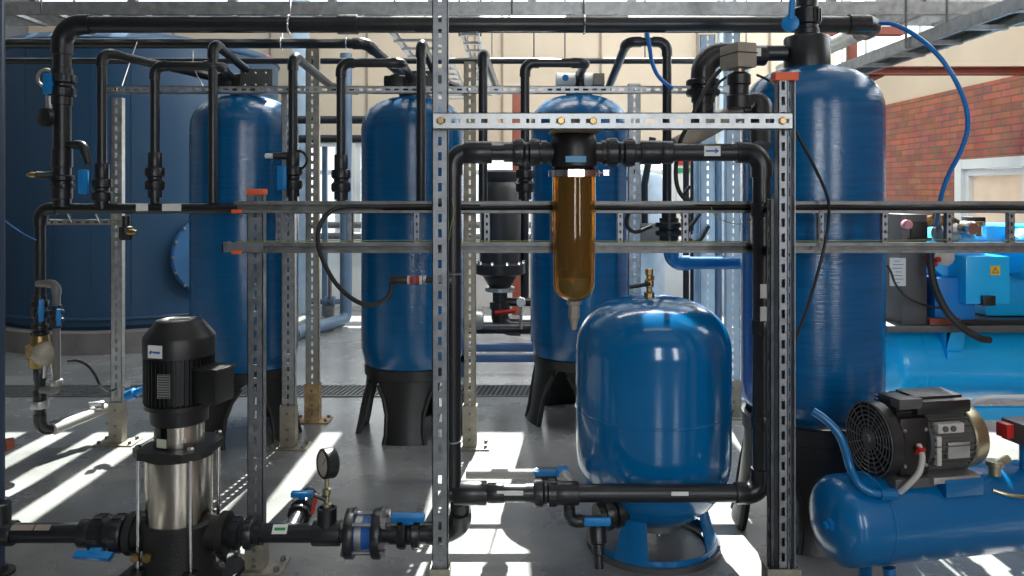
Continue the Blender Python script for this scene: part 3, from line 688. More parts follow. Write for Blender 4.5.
def nz(t, x):
    MB().tube([V((x,DR,q(0,156).z)), V((x-.10,DR-.02,q(0,156).z))], .02, 12).build('side_tap', blackp, t)
    MB().lathe([(.014,0),(.014,.04),(.009,.045)], V((x-.10,DR-.02,q(0,156).z)), (-1,0,0), 12).build('tap_nozzle', white, t)
    MB().ring(V((x+.03,DR-.02,q(0,160).z)), .05, .007, (0,-1,.0), 20, a0=-1.2, a1=1.8).build('sample_tube', rubber, t)
riser('dark standing pipe with white side tap, right of the blue tank behind the motor pump', [q(293,b0),q(293,55),q(335,86,4.85)+V((0,0,-.02)),q(335,86,4.85)+V((.12,.1,-.02))], (178,), (178,-.045), extra=nz)
riser('dark standing pipe bent over to the top of the tank with the black hose loop', [q(341,b0),q(341,63),q(401,63),hd2+V((0,-.09,.01)),hd2+V((0,-.03,0))], (181,))
riser('dark standing pipe in front of the blue tank, just left of the tall front post', [q(421,b0),q(421,42),q(437,78,4.85),hd2+V((.3,.3,-.03))])
riser('dark standing pipe left of the red brown panel, rising straight behind the cross strut', [q(483,b0),q(483,52),q(497,90,5.0),q(499,92,5.2)], r=VR)
riser('dark standing pipe bent over to the white valve head', [q(525,b0),q(525,63),q(585,63),hd3+V((0,-.06,.02)),hd3+V((0,-.03,-.01))], (181,))
t = thing('riser_pipe', 'dark pipe dropping from the white valve head into a blue elbow at the right', 'pipe', q(667,262))
run(t, [hd3+V((.19,0,-.05)),q(627,42),q(667,42),q(667,236)], VR*1.0, bend=.05)
MB().tube([q(669,205),q(669,246)], .04, 16).build('sleeve', pvc, t)
union(t, q(669,229), (0,0,1), .042, .12)
run(t, [q(671,240),q(671,263),q(748,263)], .034, m=comp, bend=.07)

# ------------------------------------------------------------------ pipework at the nearest blue tank: tee, actuator valve, grey slanting pipe
t = thing('side_outlet_pipe', 'dark elbow pipe feeding the nearest blue tank from its upper left', 'pipe', at(703,120,3.3))
run(t, [at(703,135,3.3),at(703,54,3.3),at(768,54,3.3)+V((0,.05,0)),], .043, bend=.085)
union(t, at(703,88,3.3), (0,0,1), .04, .12)
label_on(t, at(757,52,3.26), s(8,3.3), s(8,3.3), (0,-1,0))
t = thing('actuator_valve', 'valve with taupe actuator box left of the nearest blue tank', 'valve', at(737,112,3.0))
MB().lathe([(.04,0),(.045,.004),(.045,.05),(.036,.055),(.036,.09),(.044,.095),(.044,.13),(.03,.14)], at(739,109,3.0), (0,0,1), 24).build('valve_body', blackp, t)
Rz = Matrix.Rotation(math.radians(18), 3, 'Z')
p = at(738,57,3.0)
b = MB().box(p, (.085,.125,.095), Rz, .008).build('actuator_box', taupe, t)
MB().box(p+V((0,0,.008)), (.088,.128,.004), Rz).build('seam', rubber, b)
MB().lathe([(.02,0),(.024,.02),(.05,.04)], at(739,74,3.0), (0,0,1), 16).build('yoke', zinc, t)
t = thing('slanting_pipe', 'grey pipe sloping up behind the cross strut to a dark elbow', 'pipe', at(690,143,3.05))
run(t, [at(676,146,3.02),at(746,108,3.05)], .034, m=taupe, elbows=False); run(t, [at(740,111,3.048),at(761,100,3.05),at(761,146,2.96)], .040, bend=.06)
MB().ring(at(741,110,3.045), .034, .004, (at(746,108,3.05)-at(676,146,3.02))).build('clip', blackp, t)
hose('black_cable', [at(*p) for p in ((720,70,2.95),(710,82,2.93),(700,100,2.92),(688,125,2.92),(680,142,2.93),(676,165,2.94),(677,185,2.95),(684,198,2.96),(697,204,2.95),(712,205,2.93))], .008, rubber, 'black cable hanging from the taupe actuator box down to the tray', 'cable')
hose('black_cable', [at(*p) for p in ((757,75,2.99),(768,80,3.0),(776,88,2.9),(780,100,2.75))], .005, rubber, 'short black cable from the actuator box to the double post', 'cable')
hose('black_cable', [at(*p) for p in ((726,77,2.99),(718,84,2.98),(714,96,2.97),(710,110,2.97))], .005, rubber, 'short black cable curling below the actuator box', 'cable')

# ------------------------------------------------------------------ cable ladders under the roof
def ladder(label, p0, p1, w, h=.055, pitch=.3, m=galvl, hang=()):
    p0, p1 = V(p0), V(p1); t = thing('cable_ladder', label, 'cable ladder', (p0+p1)/2)
    ax = (p1-p0); L = ax.length; ax.normalize(); sd = ax.cross(V((0,0,1))).normalized(); up = sd.cross(ax)
    R = Matrix((ax, sd, up)).transposed()
    for q_ in (-1,1):
        MB().box((p0+p1)/2+sd*q_*w/2, (L,.004,h), R).box((p0+p1)/2+sd*q_*(w/2-.008)+up*h/2, (L,.018,.003), R).box((p0+p1)/2+sd*q_*(w/2-.008)-up*h/2, (L,.018,.003), R).build('side_rail', m, t)
    n = int(L/pitch); src = None
    for k in range(n):
        c = p0+ax*(k+.5)*L/n-up*(h/2-.002)
        if src is None:
            src = MB().box(c, (.03,w,.018), R).build('rung', m, t); c0 = c
        else:
            o = src.copy(); COL.objects.link(o); o.parent = t; o.location = c-c0
    for k in hang:
        c = p0+ax*k
        for q_ in (-1,1): MB().tube([c+sd*q_*(w/2+.012)-up*h/2, V((c.x,c.y,ZR))+sd*q_*(w/2+.012)], .006, 8).build('hanger_rod', galvd, t)
    return t
zL = at(0,8,4.3).z
ladder('long galvanised cable ladder running across the whole width above the thick overhead pipe', (-3.6,4.47,zL+.005), (3.1,4.47,zL+.005), .30, .068, .235, hang=(1.0,3.6,5.2))
ladder('cable ladder running back under the roof behind the tall front post', (-.62,4.7,2.46), (-.62,8.6,2.46), .30, .05, .3, hang=(.5,3.4))
ladder('second narrower cable ladder beside the one behind the tall front post', (-.28,4.7,2.50), (-.28,8.6,2.50), .12, .05, .3, hang=(.5,3.4))
ladder('cable ladder running back beside the nearest blue tank towards the brick wall', (1.86,2.6,2.11), (1.86,7.2,2.11), .16, .05, .3, hang=(.9,3.9))
t = ladder('cable ladder higher up by the brick wall boarding', (2.25,5.0,2.62), (3.9,5.0,2.62), .35, .05, .25, hang=(.3,))
# curved cable bundles climbing at the upper right
for k in range(5):
    o_ = .03*k
    pts = [V((1.80+o_,5.6,2.12)),V((1.80+o_,4.2,2.12)),V((1.80+o_,3.3,2.125)),V((1.82+o_,2.95,2.14)),V((1.92+o_,2.75,2.19)),V((2.1+o_,2.62,2.3)),V((2.3+o_,2.55,2.45))]
    hose('ladder_cable', pts, .009, [rubber, paleg, galvd, ygreen, greyp][k], ['black cable in the ladder by the brick wall','pale cable in the ladder by the brick wall','silver conduit in the ladder by the brick wall','yellow green cable in the ladder by the brick wall','dark grey cable in the ladder by the brick wall'][k], 'cable', 'cables in the receding ladder')
# blue air hoses
pts = [at(*p) for p in ((880,23,3.0),(892,24,2.95),(910,32,2.9),(930,47,2.86),(948,68,2.84),(960,90,2.84),(967,112,2.85),(967,132,2.87),(960,153,2.9),(950,172,2.94),(943,190,2.97),(939,208,3.0),(936,225,3.1))]
hose('air_hose', pts, .0085, bluel, 'bright blue air hose curving in front of the brick wall', 'hose')
pts = [at(*p) for p in ((647,33,4.0),(650,50,4.0),(652,62,4.0),(657,74,4.02),(664,82,4.05),(672,88,4.08))]
hose('air_hose', pts, .011, bluel, 'short blue hose hanging behind the bent pipe right of the white valve head', 'hose')
pts = [at(*p) for p in ((3,219,2.97),(12,226,3.1),(24,234,3.4),(36,240,3.9))]
hose('signal_wire', pts, .003, bluel, 'thin blue wire from the far left post to the drop leg', 'wire')
pts = [at(*p) for p in ((68,361,4.14),(78,361,4.12),(88,366,4.1),(95,375,4.1),(100,385,4.15),(108,391,4.3),(116,389,4.42))]
hose('black_cable', pts, .007, rubber, 'black cable drooping from the brass valve to the left post', 'cable')
for k, (a, b_, c_, lab) in enumerate((((137,42,4.7),(130,62,4.6),(120,92,4.4),'thin dangling wire left of the manifold unions'),((193,50,4.7),(194,68,4.5),(204,88,4.4),'thin dangling wire above the tank behind the motor pump'))):
    hose('signal_wire', [at(*a),at(*b_),at(*c_)], .003, paleg, lab, 'wire')
t = thing('blue_connector', 'blue plastic connector at the base of the left post', 'connector', at(130,392,4.35))
MB().lathe([(.02,0),(.03,.01),(.03,.06),(.02,.065),(.02,.13)], at(126,397,4.35), (.8,-.1,.35), 14).build('body', blueh, t)
MB().lathe([(.022,0),(.022,.05)], at(128,384,4.35), (.3,-1,.3), 14).build('nut', chrome, t)

# ------------------------------------------------------------------ vertical multistage pump and its lines
PD = 2.90; pc = fl(179.5, PD); zp = .175; zq = (zp+.052)/1.036
t = thing('motor_pump', 'vertical stainless pump with black finned motor at lower left', 'pump', pc)
A0 = math.radians(38)
def cr(k, R): a = A0+k*PI/2; return V((math.cos(a)*R, math.sin(a)*R, 0))
mb = MB()
poly = []
for k in range(4):
    a = A0+k*PI/2
    for da in (-.34,.34): poly.append(pc+V((math.cos(a+da)*.228,math.sin(a+da)*.228,0)))
mb.prism([p_+V((0,0,.051)) for p_ in poly], (0,0,1), .024); mb.build('base_plate', cast, t)
mb = MB().lathe([(.155,.075),(.15,.085),(.125,.11),(.12,.15),(.125,.268),(.116,.278)], pc, (0,0,1), 40)
for q_ in (-1,1): mb.lathe([(.06,.0),(.06,.09),(.075,.09),(.075,.115)], pc+V((q_*.06,0,zq)), (q_,0,0), 24)
cs = mb.build('pump_casing', cast, t)
for k in range(4):
    MB().lathe([(.030,.075),(.030,.12),(.022,.13)], pc+cr(k,.137), (0,0,1), 12).build('lug', cast, cs)
for px in (-.100, -.060): 
    MB().lathe([(.017,0),(.017,.012),(.012,.014)], pc+V((px,-.112,.185)), (px*2,-1,.1), 6).build('drain_plug', brass, t)
MB().lathe([(.112,.272),(.113,.277),(.113,.515),(.112,.52)], pc, (0,0,1), 64).build('sleeve', stain, t)
poly = []
for k in range(4):
    a = A0+k*PI/2
    for da in (-.22,.22): poly.append(pc+V((math.cos(a+da)*.152,math.sin(a+da)*.152,.518)))
MB().prism(poly, (0,0,1), .026).lathe([(.121,.505),(.123,.518)], pc, (0,0,1), 40).build('top_flange', cast, t)
for k in range(4):
    r_ = MB().tube([pc+cr(k,.137)+V((0,0,.10)), pc+cr(k,.137)+V((0,0,.545))], .0065, 12).build('tie_rod', chrome, t)
    MB().lathe([(.013,.544),(.013,.556),(.008,.562)], pc+cr(k,.137), (0,0,1), 6).build('nut', chrome, r_)
MB().lathe([(.062,.54),(.062,.635)], pc, (0,0,1), 32).build('lantern', cast, t)
MB().arcpanel([(.546,.084,1.0),(.625,.084,1.0)], .004, math.radians(-38), pc, 24).build('coupling_guard', stain, t)
MB().arcpanel([(.546,.084,.65),(.625,.084,.65)], .004, math.radians(-38-112), pc, 24).build('coupling_guard', blackp, t)
label_on(t, pc+V((-.028,-.0815,.566)), .04, .03, (-.3,-1,0), mat('pale_sticker',(.6,.63,.5),.5))
m_ = MB().lathe([(.09,.62),(.098,.625),(.10,.675),(.118,.68),(.118,.695),(.105,.70),(.105,.86),(.122,.862),(.1225,.925),(.118,.935),(.078,.985),(.06,.988),(.055,.984),(0,.984)], pc, (0,0,1), 48).build('motor', blackp, t)
mb = MB()
for k in range(44):
    a = 2*PI*k/44; mb.box(pc+V((.108*math.cos(a),.108*math.sin(a),.778)), (.024,.0035,.158), Matrix.Rotation(a,3,'Z'))
mb.build('cooling_fins', blackp, m_)
MB().box(pc+V((.0,0,.989)), (.07,.016,.004), Matrix.Rotation(.5,3,'Z'), .001).build('lifting_bar', greyp, m_)
ta = math.radians(-20); td = V((math.cos(ta),math.sin(ta),0))
tb = MB().box(pc+td*.15+V((0,0,.765)), (.10,.10,.115), Matrix.Rotation(ta,3,'Z'), .008).build('terminal_box', blackp, t)
MB().box(pc+td*.155+V((0,0,.826)), (.112,.112,.01), Matrix.Rotation(ta,3,'Z'), .003).build('lid', blackp, tb)
la = math.radians(-106); ld = V((math.cos(la),math.sin(la),0))
lb, R = label_on(t, pc+ld*.1228+V((0,0,.893)), .058, .044, ld)
MB().box(pc+ld*.1238+R@V((.006,-.002,0))+V((0,0,.893)), (.030,.007,.001), R).box(pc+ld*.1238+R@V((-.017,-.002,0))+V((0,0,.893)), (.012,.009,.001), R@Matrix.Rotation(.78,3,'Z')).build('printed_mark', inkb, lb)
la = math.radians(-91); ld = V((math.cos(la),math.sin(la),0))
lb, R = label_on(t, pc+ld*.1215+V((0,0,.775)), .046, .085, ld, greyp, name='rating_plate')
mb = MB()
for k in range(9): mb.box(pc+ld*.1225+V((0,0,.742+k*.0085)), (.036,.0025,.001), R)
for q_ in (-1,1): mb.box(pc+ld*.1225+R@V((q_*.021,0,0))+V((0,0,.775)), (.002,.08,.001), R)
mb.build('printed_lines', alum, lb)
bolts(t, [pc+cr(k,.205)+V((0,0,.075)) for k in range(4)], (0,0,1), .014, .03, chrome)
t.scale = (1.036,)*3; t.location.z = -.052

rp = s(19,PD)/2
def X(px, d=PD): return at(px,0,d).x
t = thing('pump_discharge_line', 'dark floor level pipe from pump to tall front post, with gauge and check valve', 'pipework', (X(320),PD,zp-.09))
run(t, [(X(222),PD,zp),(X(461),PD,zp),(X(461),LD+.02,zBm-.03)], rp*.97, bend=.11)
union(t, (X(243),PD,zp), (1,0,0), rp*.95, .14)
coupling(t, (X(222),PD,zp), (1,0,0), rp, .03, chrome, k=1.25)
MB().lathe([(rp*1.28,-.05),(rp*1.3,-.045),(rp*1.3,.045),(rp*1.28,.05)], (X(327),PD,zp), (1,0,0), 24).build('tee', pvc, t)
MB().lathe([(.036,0),(.036,.075),(.026,.078),(.024,.06)], (X(327),PD,zp+.02), (0,0,1), 24).build('tee_socket', pvc, t)
mb = MB().lathe([(.018,0),(.018,.03),(.012,.035),(.012,.06),(.017,.065),(.017,.085),(.01,.09),(.01,.13)], (X(327),PD,zp+.08), (0,0,1), 12)
sv = mb.build('gauge_cock', zinc, t)
MB().box((X(316),PD-.02,zp+.115), (.012,.012,.075), Matrix.Rotation(.25,3,'Y'), .003).build('lever', red, sv)
MB().tube([(X(327),PD-.015,zp+.13),(X(315),PD-.02,zp+.15)], .009, 8).build('lever_hub', blackp, sv)
gd = V((-.78,-.62,0.05)).normalized(); gc = V((X(328.5),PD,at(0,463,PD).z))
g_ = MB().lathe([(.046,.020),(.047,.028),(.055,.022),(.056,-.015),(.05,-.022),(.0,-.024)], gc, gd, 36).build('pressure_gauge', blackp, t)
MB().lathe([(0,.0215),(.046,.0215),(.046,.018)], gc, gd, 36).build('dial', mat('aged_dial',(.55,.50,.42),.5), g_)
Rg = Matrix((frame_for(gd)[0], frame_for(gd)[1], gd)).transposed()
MB().box(gc+gd*.0225+Rg@V((.008,.010,0)), (.004,.034,.001), Rg@Matrix.Rotation(-.6,3,'Z')).build('needle', ink, g_)
# wafer check valve between two flanges
cv = MB().lathe([(.045,-.05),(.058,-.045),(.058,.045),(.045,.05)], (X(364.5),PD,zp), (1,0,0), 32).build('check_valve', mat('valve_body_blue',(.01,.10,.42),.35), t)
MB().lathe([(.059,-.012),(.0595,-.012),(.0595,.012),(.059,.012)], (X(360),PD,zp), (1,0,0), 32, caps=False).build('band', alum, cv)
for px in (351, 378):
    f_ = MB().lathe([(.04,-.02),(.088,-.016),(.09,-.012),(.09,.012),(.088,.016),(.04,.02)], (X(px),PD,zp), (1,0,0), 32).build('flange', pvc, t)
for k in range(4):
    a = PI/4+k*PI/2; o_ = V((0,math.cos(a)*.072,math.sin(a)*.072)); b_ = MB().tube([V((X(345),PD,zp))+o_, V((X(386),PD,zp))+o_], .008, 10).build('stud_bolt', galv, t)
    for px in (344,384): MB().lathe([(.016,0),(.016,.014)], V((X(px),PD,zp))+o_, (1,0,0), 6).build('nut', galvd if px < 360 else chrome, b_)
ball_valve(t, (X(409),PD,zp), (1,0,0), rp*.92, .14, (0,-.35,1), .125)
lb, R = label_on(t, (X(282),PD-rp*.75,zp+rp*.72), .055, .035, (0,-.72,.7)); MB().box(V((X(282),PD-rp*.76-.001,zp+rp*.73+.001)), (.04,.010,.001), R).build('printed_mark', green, lb)
p0 = V((X(290),PD,zp)); p1 = V((X(292),PD+.16,zp+.035))
MB().tube([p0,p1,p1+(p1-p0)*.5], .03, 16).build('branch_pipe', pvc, t); union(t, p0.lerp(p1,.75), p1-p0, .026, .08)
MB().box(p1+V((0,-.02,.055)), (.085,.03,.02), None, .005).tube([p1+V((0,-.02,.02)),p1+V((0,-.02,.055))], .012, 10).build('branch_handle', blueh, t)

t = thing('pump_suction_line', 'dark floor level pipe feeding the pump from the left edge, with low blue lever', 'pipework', (X(60),PD,zp-.06))
run(t, [(X(-60),PD,zp),(X(136),PD,zp)], rp, elbows=False)
coupling(t, (X(0),PD,zp), (1,0,0), rp, .11, k=1.3)
MB().tube([(X(0),PD,zp),(X(0),PD,zp+.11)], rp*1.05, 16).build('tee_socket', pvc, t)
ball_valve(t, (X(110),PD,zp), (1,0,0), rp*1.12, .20, (-.28,-.6,-.55), .13, hax=(1,.1,-.12))
coupling(t, (X(88),PD,zp), (1,0,0), rp, .05, k=1.45)
for px, w in ((24,26),(46,15)): label_on(t, (X(px),PD-rp*.6,zp+rp*.82), s(w,PD), .022, (0,-.6,.8), taupe)
MB().tube([(X(66),PD-.06,zp-.075),(X(69),PD-.07,zp-.11)], .002, 6).tube([(X(66),PD-.06,zp-.075),(X(65),PD-.07,zp-.10)], .003, 6).build('tie', galv, t)
# red brown wedge and black knob by the left edge
t = thing('steel_offcut', 'small red brown steel bracket at the left edge by the corner post', 'bracket', at(5,446,2.99))
MB().box(at(5,445,2.99), (.045,.05,.04), Matrix.Rotation(-.15,3,'Y'), .004).bx(at(1,445,2.97)+V((-.02,-.02,-.03)), at(1,445,2.97)+V((-.012,.03,.03))).build('bracket_plate', rustred, t)

# ------------------------------------------------------------------ round blue pressure tank
pd_ = 3.2; tc = fl(652.5, pd_)
t = thing('pressure_tank', 'round glossy blue pressure tank with brass top valve behind the bottom pipe', 'pressure tank', tc)
pr = [(.0,.10)]+[(.314*math.sin(a)**.96, .385-.29*math.cos(a)**.97) for a in [PI/2*k/12 for k in range(1,12)]]+[(.314,.395),(.314,.555),(.3165,.557),(.3165,.564),(.314,.566),(.314,.80)]
pr += [(.314*math.cos(a)**.78 , .80+.215*math.sin(a)**.95) for a in [PI/2*k/14 for k in range(1,14)]]+[(.0,1.016)]
MB().lathe(pr, tc, (0,0,1), 96).build('shell', gloss, t)
MB().lathe([(.10,.13),(.115,.125),(.115,.088),(.09,.085),(.0,.085)], tc, (0,0,1), 40).build('bottom_flange', galvd, t)
for k in range(4):
    a = math.radians(-119+90*k)
    f_ = MB().arcpanel([(.012,.262,.28),(.03,.258,.275),(.10,.238,.25),(.19,.212,.215),(.22,.205,.20)], .006, a, tc, 8).build('leg', comp, t)
mb = MB().lathe([(.215,.0),(.27,.0),(.27,.022),(.262,.024),(.256,.016),(.215,.012),(.215,.0)], tc, (0,0,1), 72, caps=False)
mb.build('foot_ring', greyp, t)
MB().lathe([(.253,.012),(.257,.012),(.255,.045),(.251,.045),(.253,.012)], tc, (0,0,1), 72, caps=False).build('base_band', comp, t)
v = tc+V((-.014,0,1.0))
b = MB().lathe([(.022,0),(.022,.03),(.012,.034),(.012,.05),(.019,.054),(.019,.08),(.012,.085),(.012,.10),(.017,.103),(.017,.125),(.009,.128)], v, (0,0,1), 8).build('top_valve', brass, t)
MB().tube([v+V((0,-.02,.068)), v+V((-.05,-.03,.060)), v+V((-.085,-.03,.055))], .008, 8).build('lever', rubber, b)
MB().tube([v+V((.01,0,.09)),v+V((.02,0,.09))], .01, 8).build('vent', brass, b)
# inlet assembly at the lower left
pi_ = at(611,512,3.0); 
union(t, pi_, (1,.35,.1), .036, .12); MB().tube([pi_, tc+V((-.09,-.08,.11))], .03, 14).build('inlet_pipe', pvc, t)
vb = MB().lathe([(.03,0),(.034,.01),(.034,.06),(.026,.065),(.026,.10),(.017,.105),(.017,.15)], at(597,525,2.93), (.03,-.25,-1), 16).build('inlet_valve', pvc, t)
MB().tube([at(597,525,2.93), pi_], .022, 12).build('valve_neck', pvc, vb)
MB().box(at(597.5,521.5,2.735), (.095,.02,.030), None, .009).tube([at(597.5,522,2.735), at(597,524,2.93)], .012, 10).build('handle', blueh, vb)
# level pipe behind the bottom pipe
dL = 3.12; zL2 = at(0,474,dL).z
t = thing('drain_branch', 'grey pipe with blue valve lever just behind the bottom pipe', 'pipework', (at(500,0,dL).x,dL,zL2))
run(t, [(at(466,0,dL).x,dL,zL2),(at(563,0,dL).x,dL,zL2),(at(568,0,dL).x,LD+.02,zBm+.01)], .019, m=paleg, bend=.04)
MB().tube([(at(535,0,dL).x,dL,zL2),(at(566,0,dL).x,dL,zL2)], .026, 14).build('valve_body', pvc, t)
MB().box((at(548,0,dL).x,dL-.03,zL2+.016), (.11,.03,.02), None, .005).box((at(562,0,dL).x,dL-.03,zL2+.02), (.05,.045,.035), None, .008).build('handle', blueh, t)

# ------------------------------------------------------------------ small piston compressor in front on the right
ua = math.radians(11); u = V((math.cos(ua), math.sin(ua), 0)); nrm = V((math.sin(ua), -math.cos(ua), 0)); UP = V((0,0,1))
A_ = V((1.05, 2.66, .318)); CR = .150
Ru = Matrix((u, -nrm, UP)).transposed()                        # x along the tank, y away from viewer
def K(a, n, z): return A_+u*a+nrm*n+V((0,0,z-.318))            # along, towards viewer, height
t = thing('piston_compressor', 'small blue piston compressor with black motor unit, front right corner', 'compressor', (A_.x+.5,A_.y+.1,0))
pr = [(0,0)]+[(CR*math.sin(b_), .085*(1-math.cos(b_))) for b_ in [PI/2*k/10 for k in range(1,10)]]+[(CR,.09),(CR,.178),(CR+.002,.18),(CR+.002,.187),(CR,.189),(CR,1.2),(CR*.8,1.26),(0,1.29)]
MB().lathe(pr, A_, u, 72).build('receiver', comp, t)
pl = MB().lathe([(.022,-.004),(.022,.012),(.014,.014),(.014,.03)], A_+nrm*.05+u*.004+V((0,0,.012)), (-u+nrm*.2).normalized(), 6).build('end_plug', comp, t)
for a in (.22,):
    MB().tube([K(a,.06,.17),K(a+.015,.09,.0)], .022, 12).build('leg', comp, t)
    MB().tube([K(a,-.06,.17),K(a+.015,-.09,.0)], .022, 12).build('leg', comp, t)
for n_ in (.1,-.1): MB().tube([K(.95,n_*.6,.17),K(.95,n_,.0)], .022, 12).build('leg', comp, t)
# carrying handle: flat bent bar
hp = smooth([at(813,411,2.68),at(826,420,2.66),at(838,433,2.64),at(845,449,2.63),at(850,467,2.62),at(857,482,2.59),at(868,491,2.575),at(882,494,2.575),at(896,494.5,2.58)], 6)
mb = MB()
MB().tube(hp, .014, 12).tube([hp[-1], hp[-8]], .019, 8).build('handle', comp, t)
gz, gs = .590, .185                                              # motor axis height, start of the fan guard
def M_(a, n, z): return K(gs+a, n, gz+z)
GR = .120
mb = MB().lathe([(GR,0),(GR+.006,.006),(GR+.006,.045),(.10,.07)], M_(0,0,0), u, 48, caps=False).lathe([(0,.05),(.12,.05)], M_(0,0,0), u, 32, caps=False)
fg = mb.build('fan_shroud', blackp, t)
mb = MB()
for R_ in (.035,.05,.065,.08,.095,.11,.125): mb.ring(M_(0,0,0), R_, .0022, u, 40, 6)
for k in range(16):
    a = 2*PI*k/16; dv = nrm*math.cos(a)+UP*math.sin(a); mb.tube([M_(0,0,0)+dv*.03, M_(0,0,0)+dv*GR], .0022, 6)
mb.lathe([(.03,-.004),(.03,.004)], M_(0,0,0), u, 24).lathe([(.017,-.012),(.02,-.004)], M_(0,0,0), u, 24)
mb.build('fan_guard', greyp, fg)
mb = MB()
for k in range(6):
    a = 2*PI*k/6; dv = nrm*math.cos(a)+UP*math.sin(a); w_ = u.cross(dv); mb.prism([M_(.03,0,0)+dv*.02, M_(.03,0,0)+dv*.11-w_*.01, M_(.045,0,0)+dv*.11+w_*.04, M_(.045,0,0)+dv*.03+w_*.02], u, .003)
mb.build('fan', blackp, fg)
mb = MB().box(M_(.115,0,-.01), (.11,.17,.20), Ru, .012).box(M_(.115,.0,.11), (.085,.10,.07), Ru, .006)
for k in range(4): mb.box(M_(.115,0,.09+k*.014), (.10,.12,.005), Ru)
cc = mb.build('crankcase', blackp, t)
MB().box(M_(.105,.055,.135), (.09,.05,.035), Ru, .005).build('cylinder_head', greyp, cc)
bolts(cc, [M_(.115+q_*.04,.085,zq) for q_ in (-1,1) for zq in (-.07,.05)], nrm, .007, .006, chrome)
MB().box(M_(.235,.0,.118), (.215,.16,.05), Ru, .016).box(M_(.235,.0,.146), (.18,.11,.012), Ru, .005).build('air_filter_cover', blackp, t)
mo = MB().lathe([(.095,.17),(.1,.175),(.1,.335),(.095,.34)], M_(0,0,-.005), u, 40).build('motor_body', greyp, t)
mb = MB()
for k in range(30):
    a = 2*PI*k/30; dv = nrm*math.cos(a)+UP*math.sin(a); mb.box(M_(.255,0,-.005)+dv*.104, (.155,.014,.004), Matrix((u, dv, u.cross(dv))).transposed())
mb.build('cooling_fins', greyp, mo)
MB().lathe([(.108,.335),(.112,.34),(.112,.36),(.105,.39),(.08,.40),(0,.403)], M_(0,0,-.005), u, 44).build('end_bell', zinc, t)
MB().box(M_(.265,.104,-.02), (.085,.012,.055), Ru, .002).build('rating_plate', alum, t)
b = MB().box(M_(.235,.095,.055), (.10,.03,.032), Ru, .003).build('terminal_strip', paleg, t)
for q_ in (.21,.24): MB().lathe([(.010,0),(.010,.005)], M_(q_,.111,.055), nrm, 12).build('screw', greyp, b)
MB().box(M_(.19,.10,-.02), (.018,.02,.10), Ru, .004).build('clamp_strap', paleg, t)
MB().box(M_(.25,.02,-.115), (.18,.20,.022), Ru, .004).build('mounting_foot', alum, t)
MB().box(M_(.11,.03,-.125), (.16,.14,.035), Ru, .006).build('crankcase_foot', greyp, t)
MB().box(K(.46,.06,.447), (.145,.13,.058), Ru, .004).build('saddle', comp, t)
MB().box(K(.28,.02,.452), (.12,.12,.05), Ru, .004).build('saddle', comp, t)
ah = MB().tube(smooth([M_(.125,.09,.0),M_(.115,.12,-.03),M_(.09,.135,-.075),M_(.06,.12,-.12),M_(.045,.10,-.15)], 6), .010, 10).build('air_line', paleg, t)
MB().lathe([(.014,-.012),(.014,.012)], M_(.12,.105,-.015), (-.2,.3,-1), 10).build('ferrule', red, ah)
sw = MB().box(K(.80,.05,.595), (.15,.12,.075), Ru, .005).build('pressure_switch', greyp, t)
MB().tube([K(.77,.05,.57),K(.77,.05,.455)], .02, 12).build('switch_post', comp, sw)
MB().box(K(.705,.03,.60), (.03,.05,.05), Ru, .004).build('knob', red, sw)
MB().lathe([(.02,0),(.02,.03),(.03,.035),(.03,.05)], K(.635,.06,.455), (0,0,1), 12).tube([K(.635,.06,.49),K(.69,.06,.51)], .014, 10).build('relief_valve', zinc, t)
MB().tube(smooth([K(.58,.11,.425),K(.63,.13,.412),K(.70,.14,.405),K(.80,.14,.410),K(.90,.13,.43)], 6), .007, 8).build('copper_line', zinc, t)

# ------------------------------------------------------------------ large screw compressor behind on the right
BD = 4.3; zv = .505; vr = .205
def B(px, py, d=BD): return at(px, py, d)
x0 = B(872,0).x
t = thing('screw_compressor', 'large bright blue compressor set on a long horizontal receiver by the brick wall', 'compressor', (x0+.8,BD,0))
pr = [(0,0)]+[(vr*math.sin(b_), .10*(1-math.cos(b_))) for b_ in [PI/2*k/10 for k in range(1,10)]]+[(vr,.105),(vr,.2),(vr+.003,.202),(vr+.003,.212),(vr,.214),(vr,1.9),(0,2.0)]
MB().lathe(pr, (x0,BD,zv), (1,0,0), 64).build('receiver', sky_b, t)
for a in (.3,1.5):
    for q_ in (-1,1): MB().prism([(x0+a,BD+q_*.10,zv-.16),(x0+a+.08,BD+q_*.10,zv-.16),(x0+a+.08,BD+q_*.17,0),(x0+a,BD+q_*.17,0)], (0,1,0), .008).build('leg', sky_b, t)
MB().bx((x0-.05,BD-.28,.715),(x0+1.95,BD+.28,.750), .004).build('platform', greyp, t)
xx = B(946,0,BD-.2).x
for k in (0, .75):
    mb = MB().prism([(xx+k,BD-.2,.60),(xx+k+.085,BD-.2,.60),(xx+k+.085,BD-.235,.716),(xx+k+.012,BD-.235,.716)], (0,1,0), .010)
    mb.prism([(xx+k,BD-.19,.716),(xx+k,BD-.19,.60),(xx+k,BD-.05,.68),(xx+k,BD-.05,.716)], (1,0,0), .008).bx((xx+k,BD-.215,.565),(xx+k+.085,BD-.19,.60))
    mb.build('support_bracket', sky_b, t)
b = MB().bx((B(880,0).x,BD-.24,.75),(B(927,0,BD-.24).x,BD+.2,B(0,213).z), .004).build('control_cabinet', greyp, t)
lb, R = label_on(b, (B(897.5,0,BD-.24).x,BD-.2425,at(0,272,BD-.24).z), s(16,BD-.24), s(28,BD-.24), (0,-1,0))
mb = MB()
for k in range(7): mb.box((B(897.5,0,BD-.24).x+(.002 if k%2 else -.004),BD-.2437,at(0,261+k*3.6,BD-.24).z), (.055 if k%3 else .03,.001,.003))
mb.build('printed_lines', ink, lb)
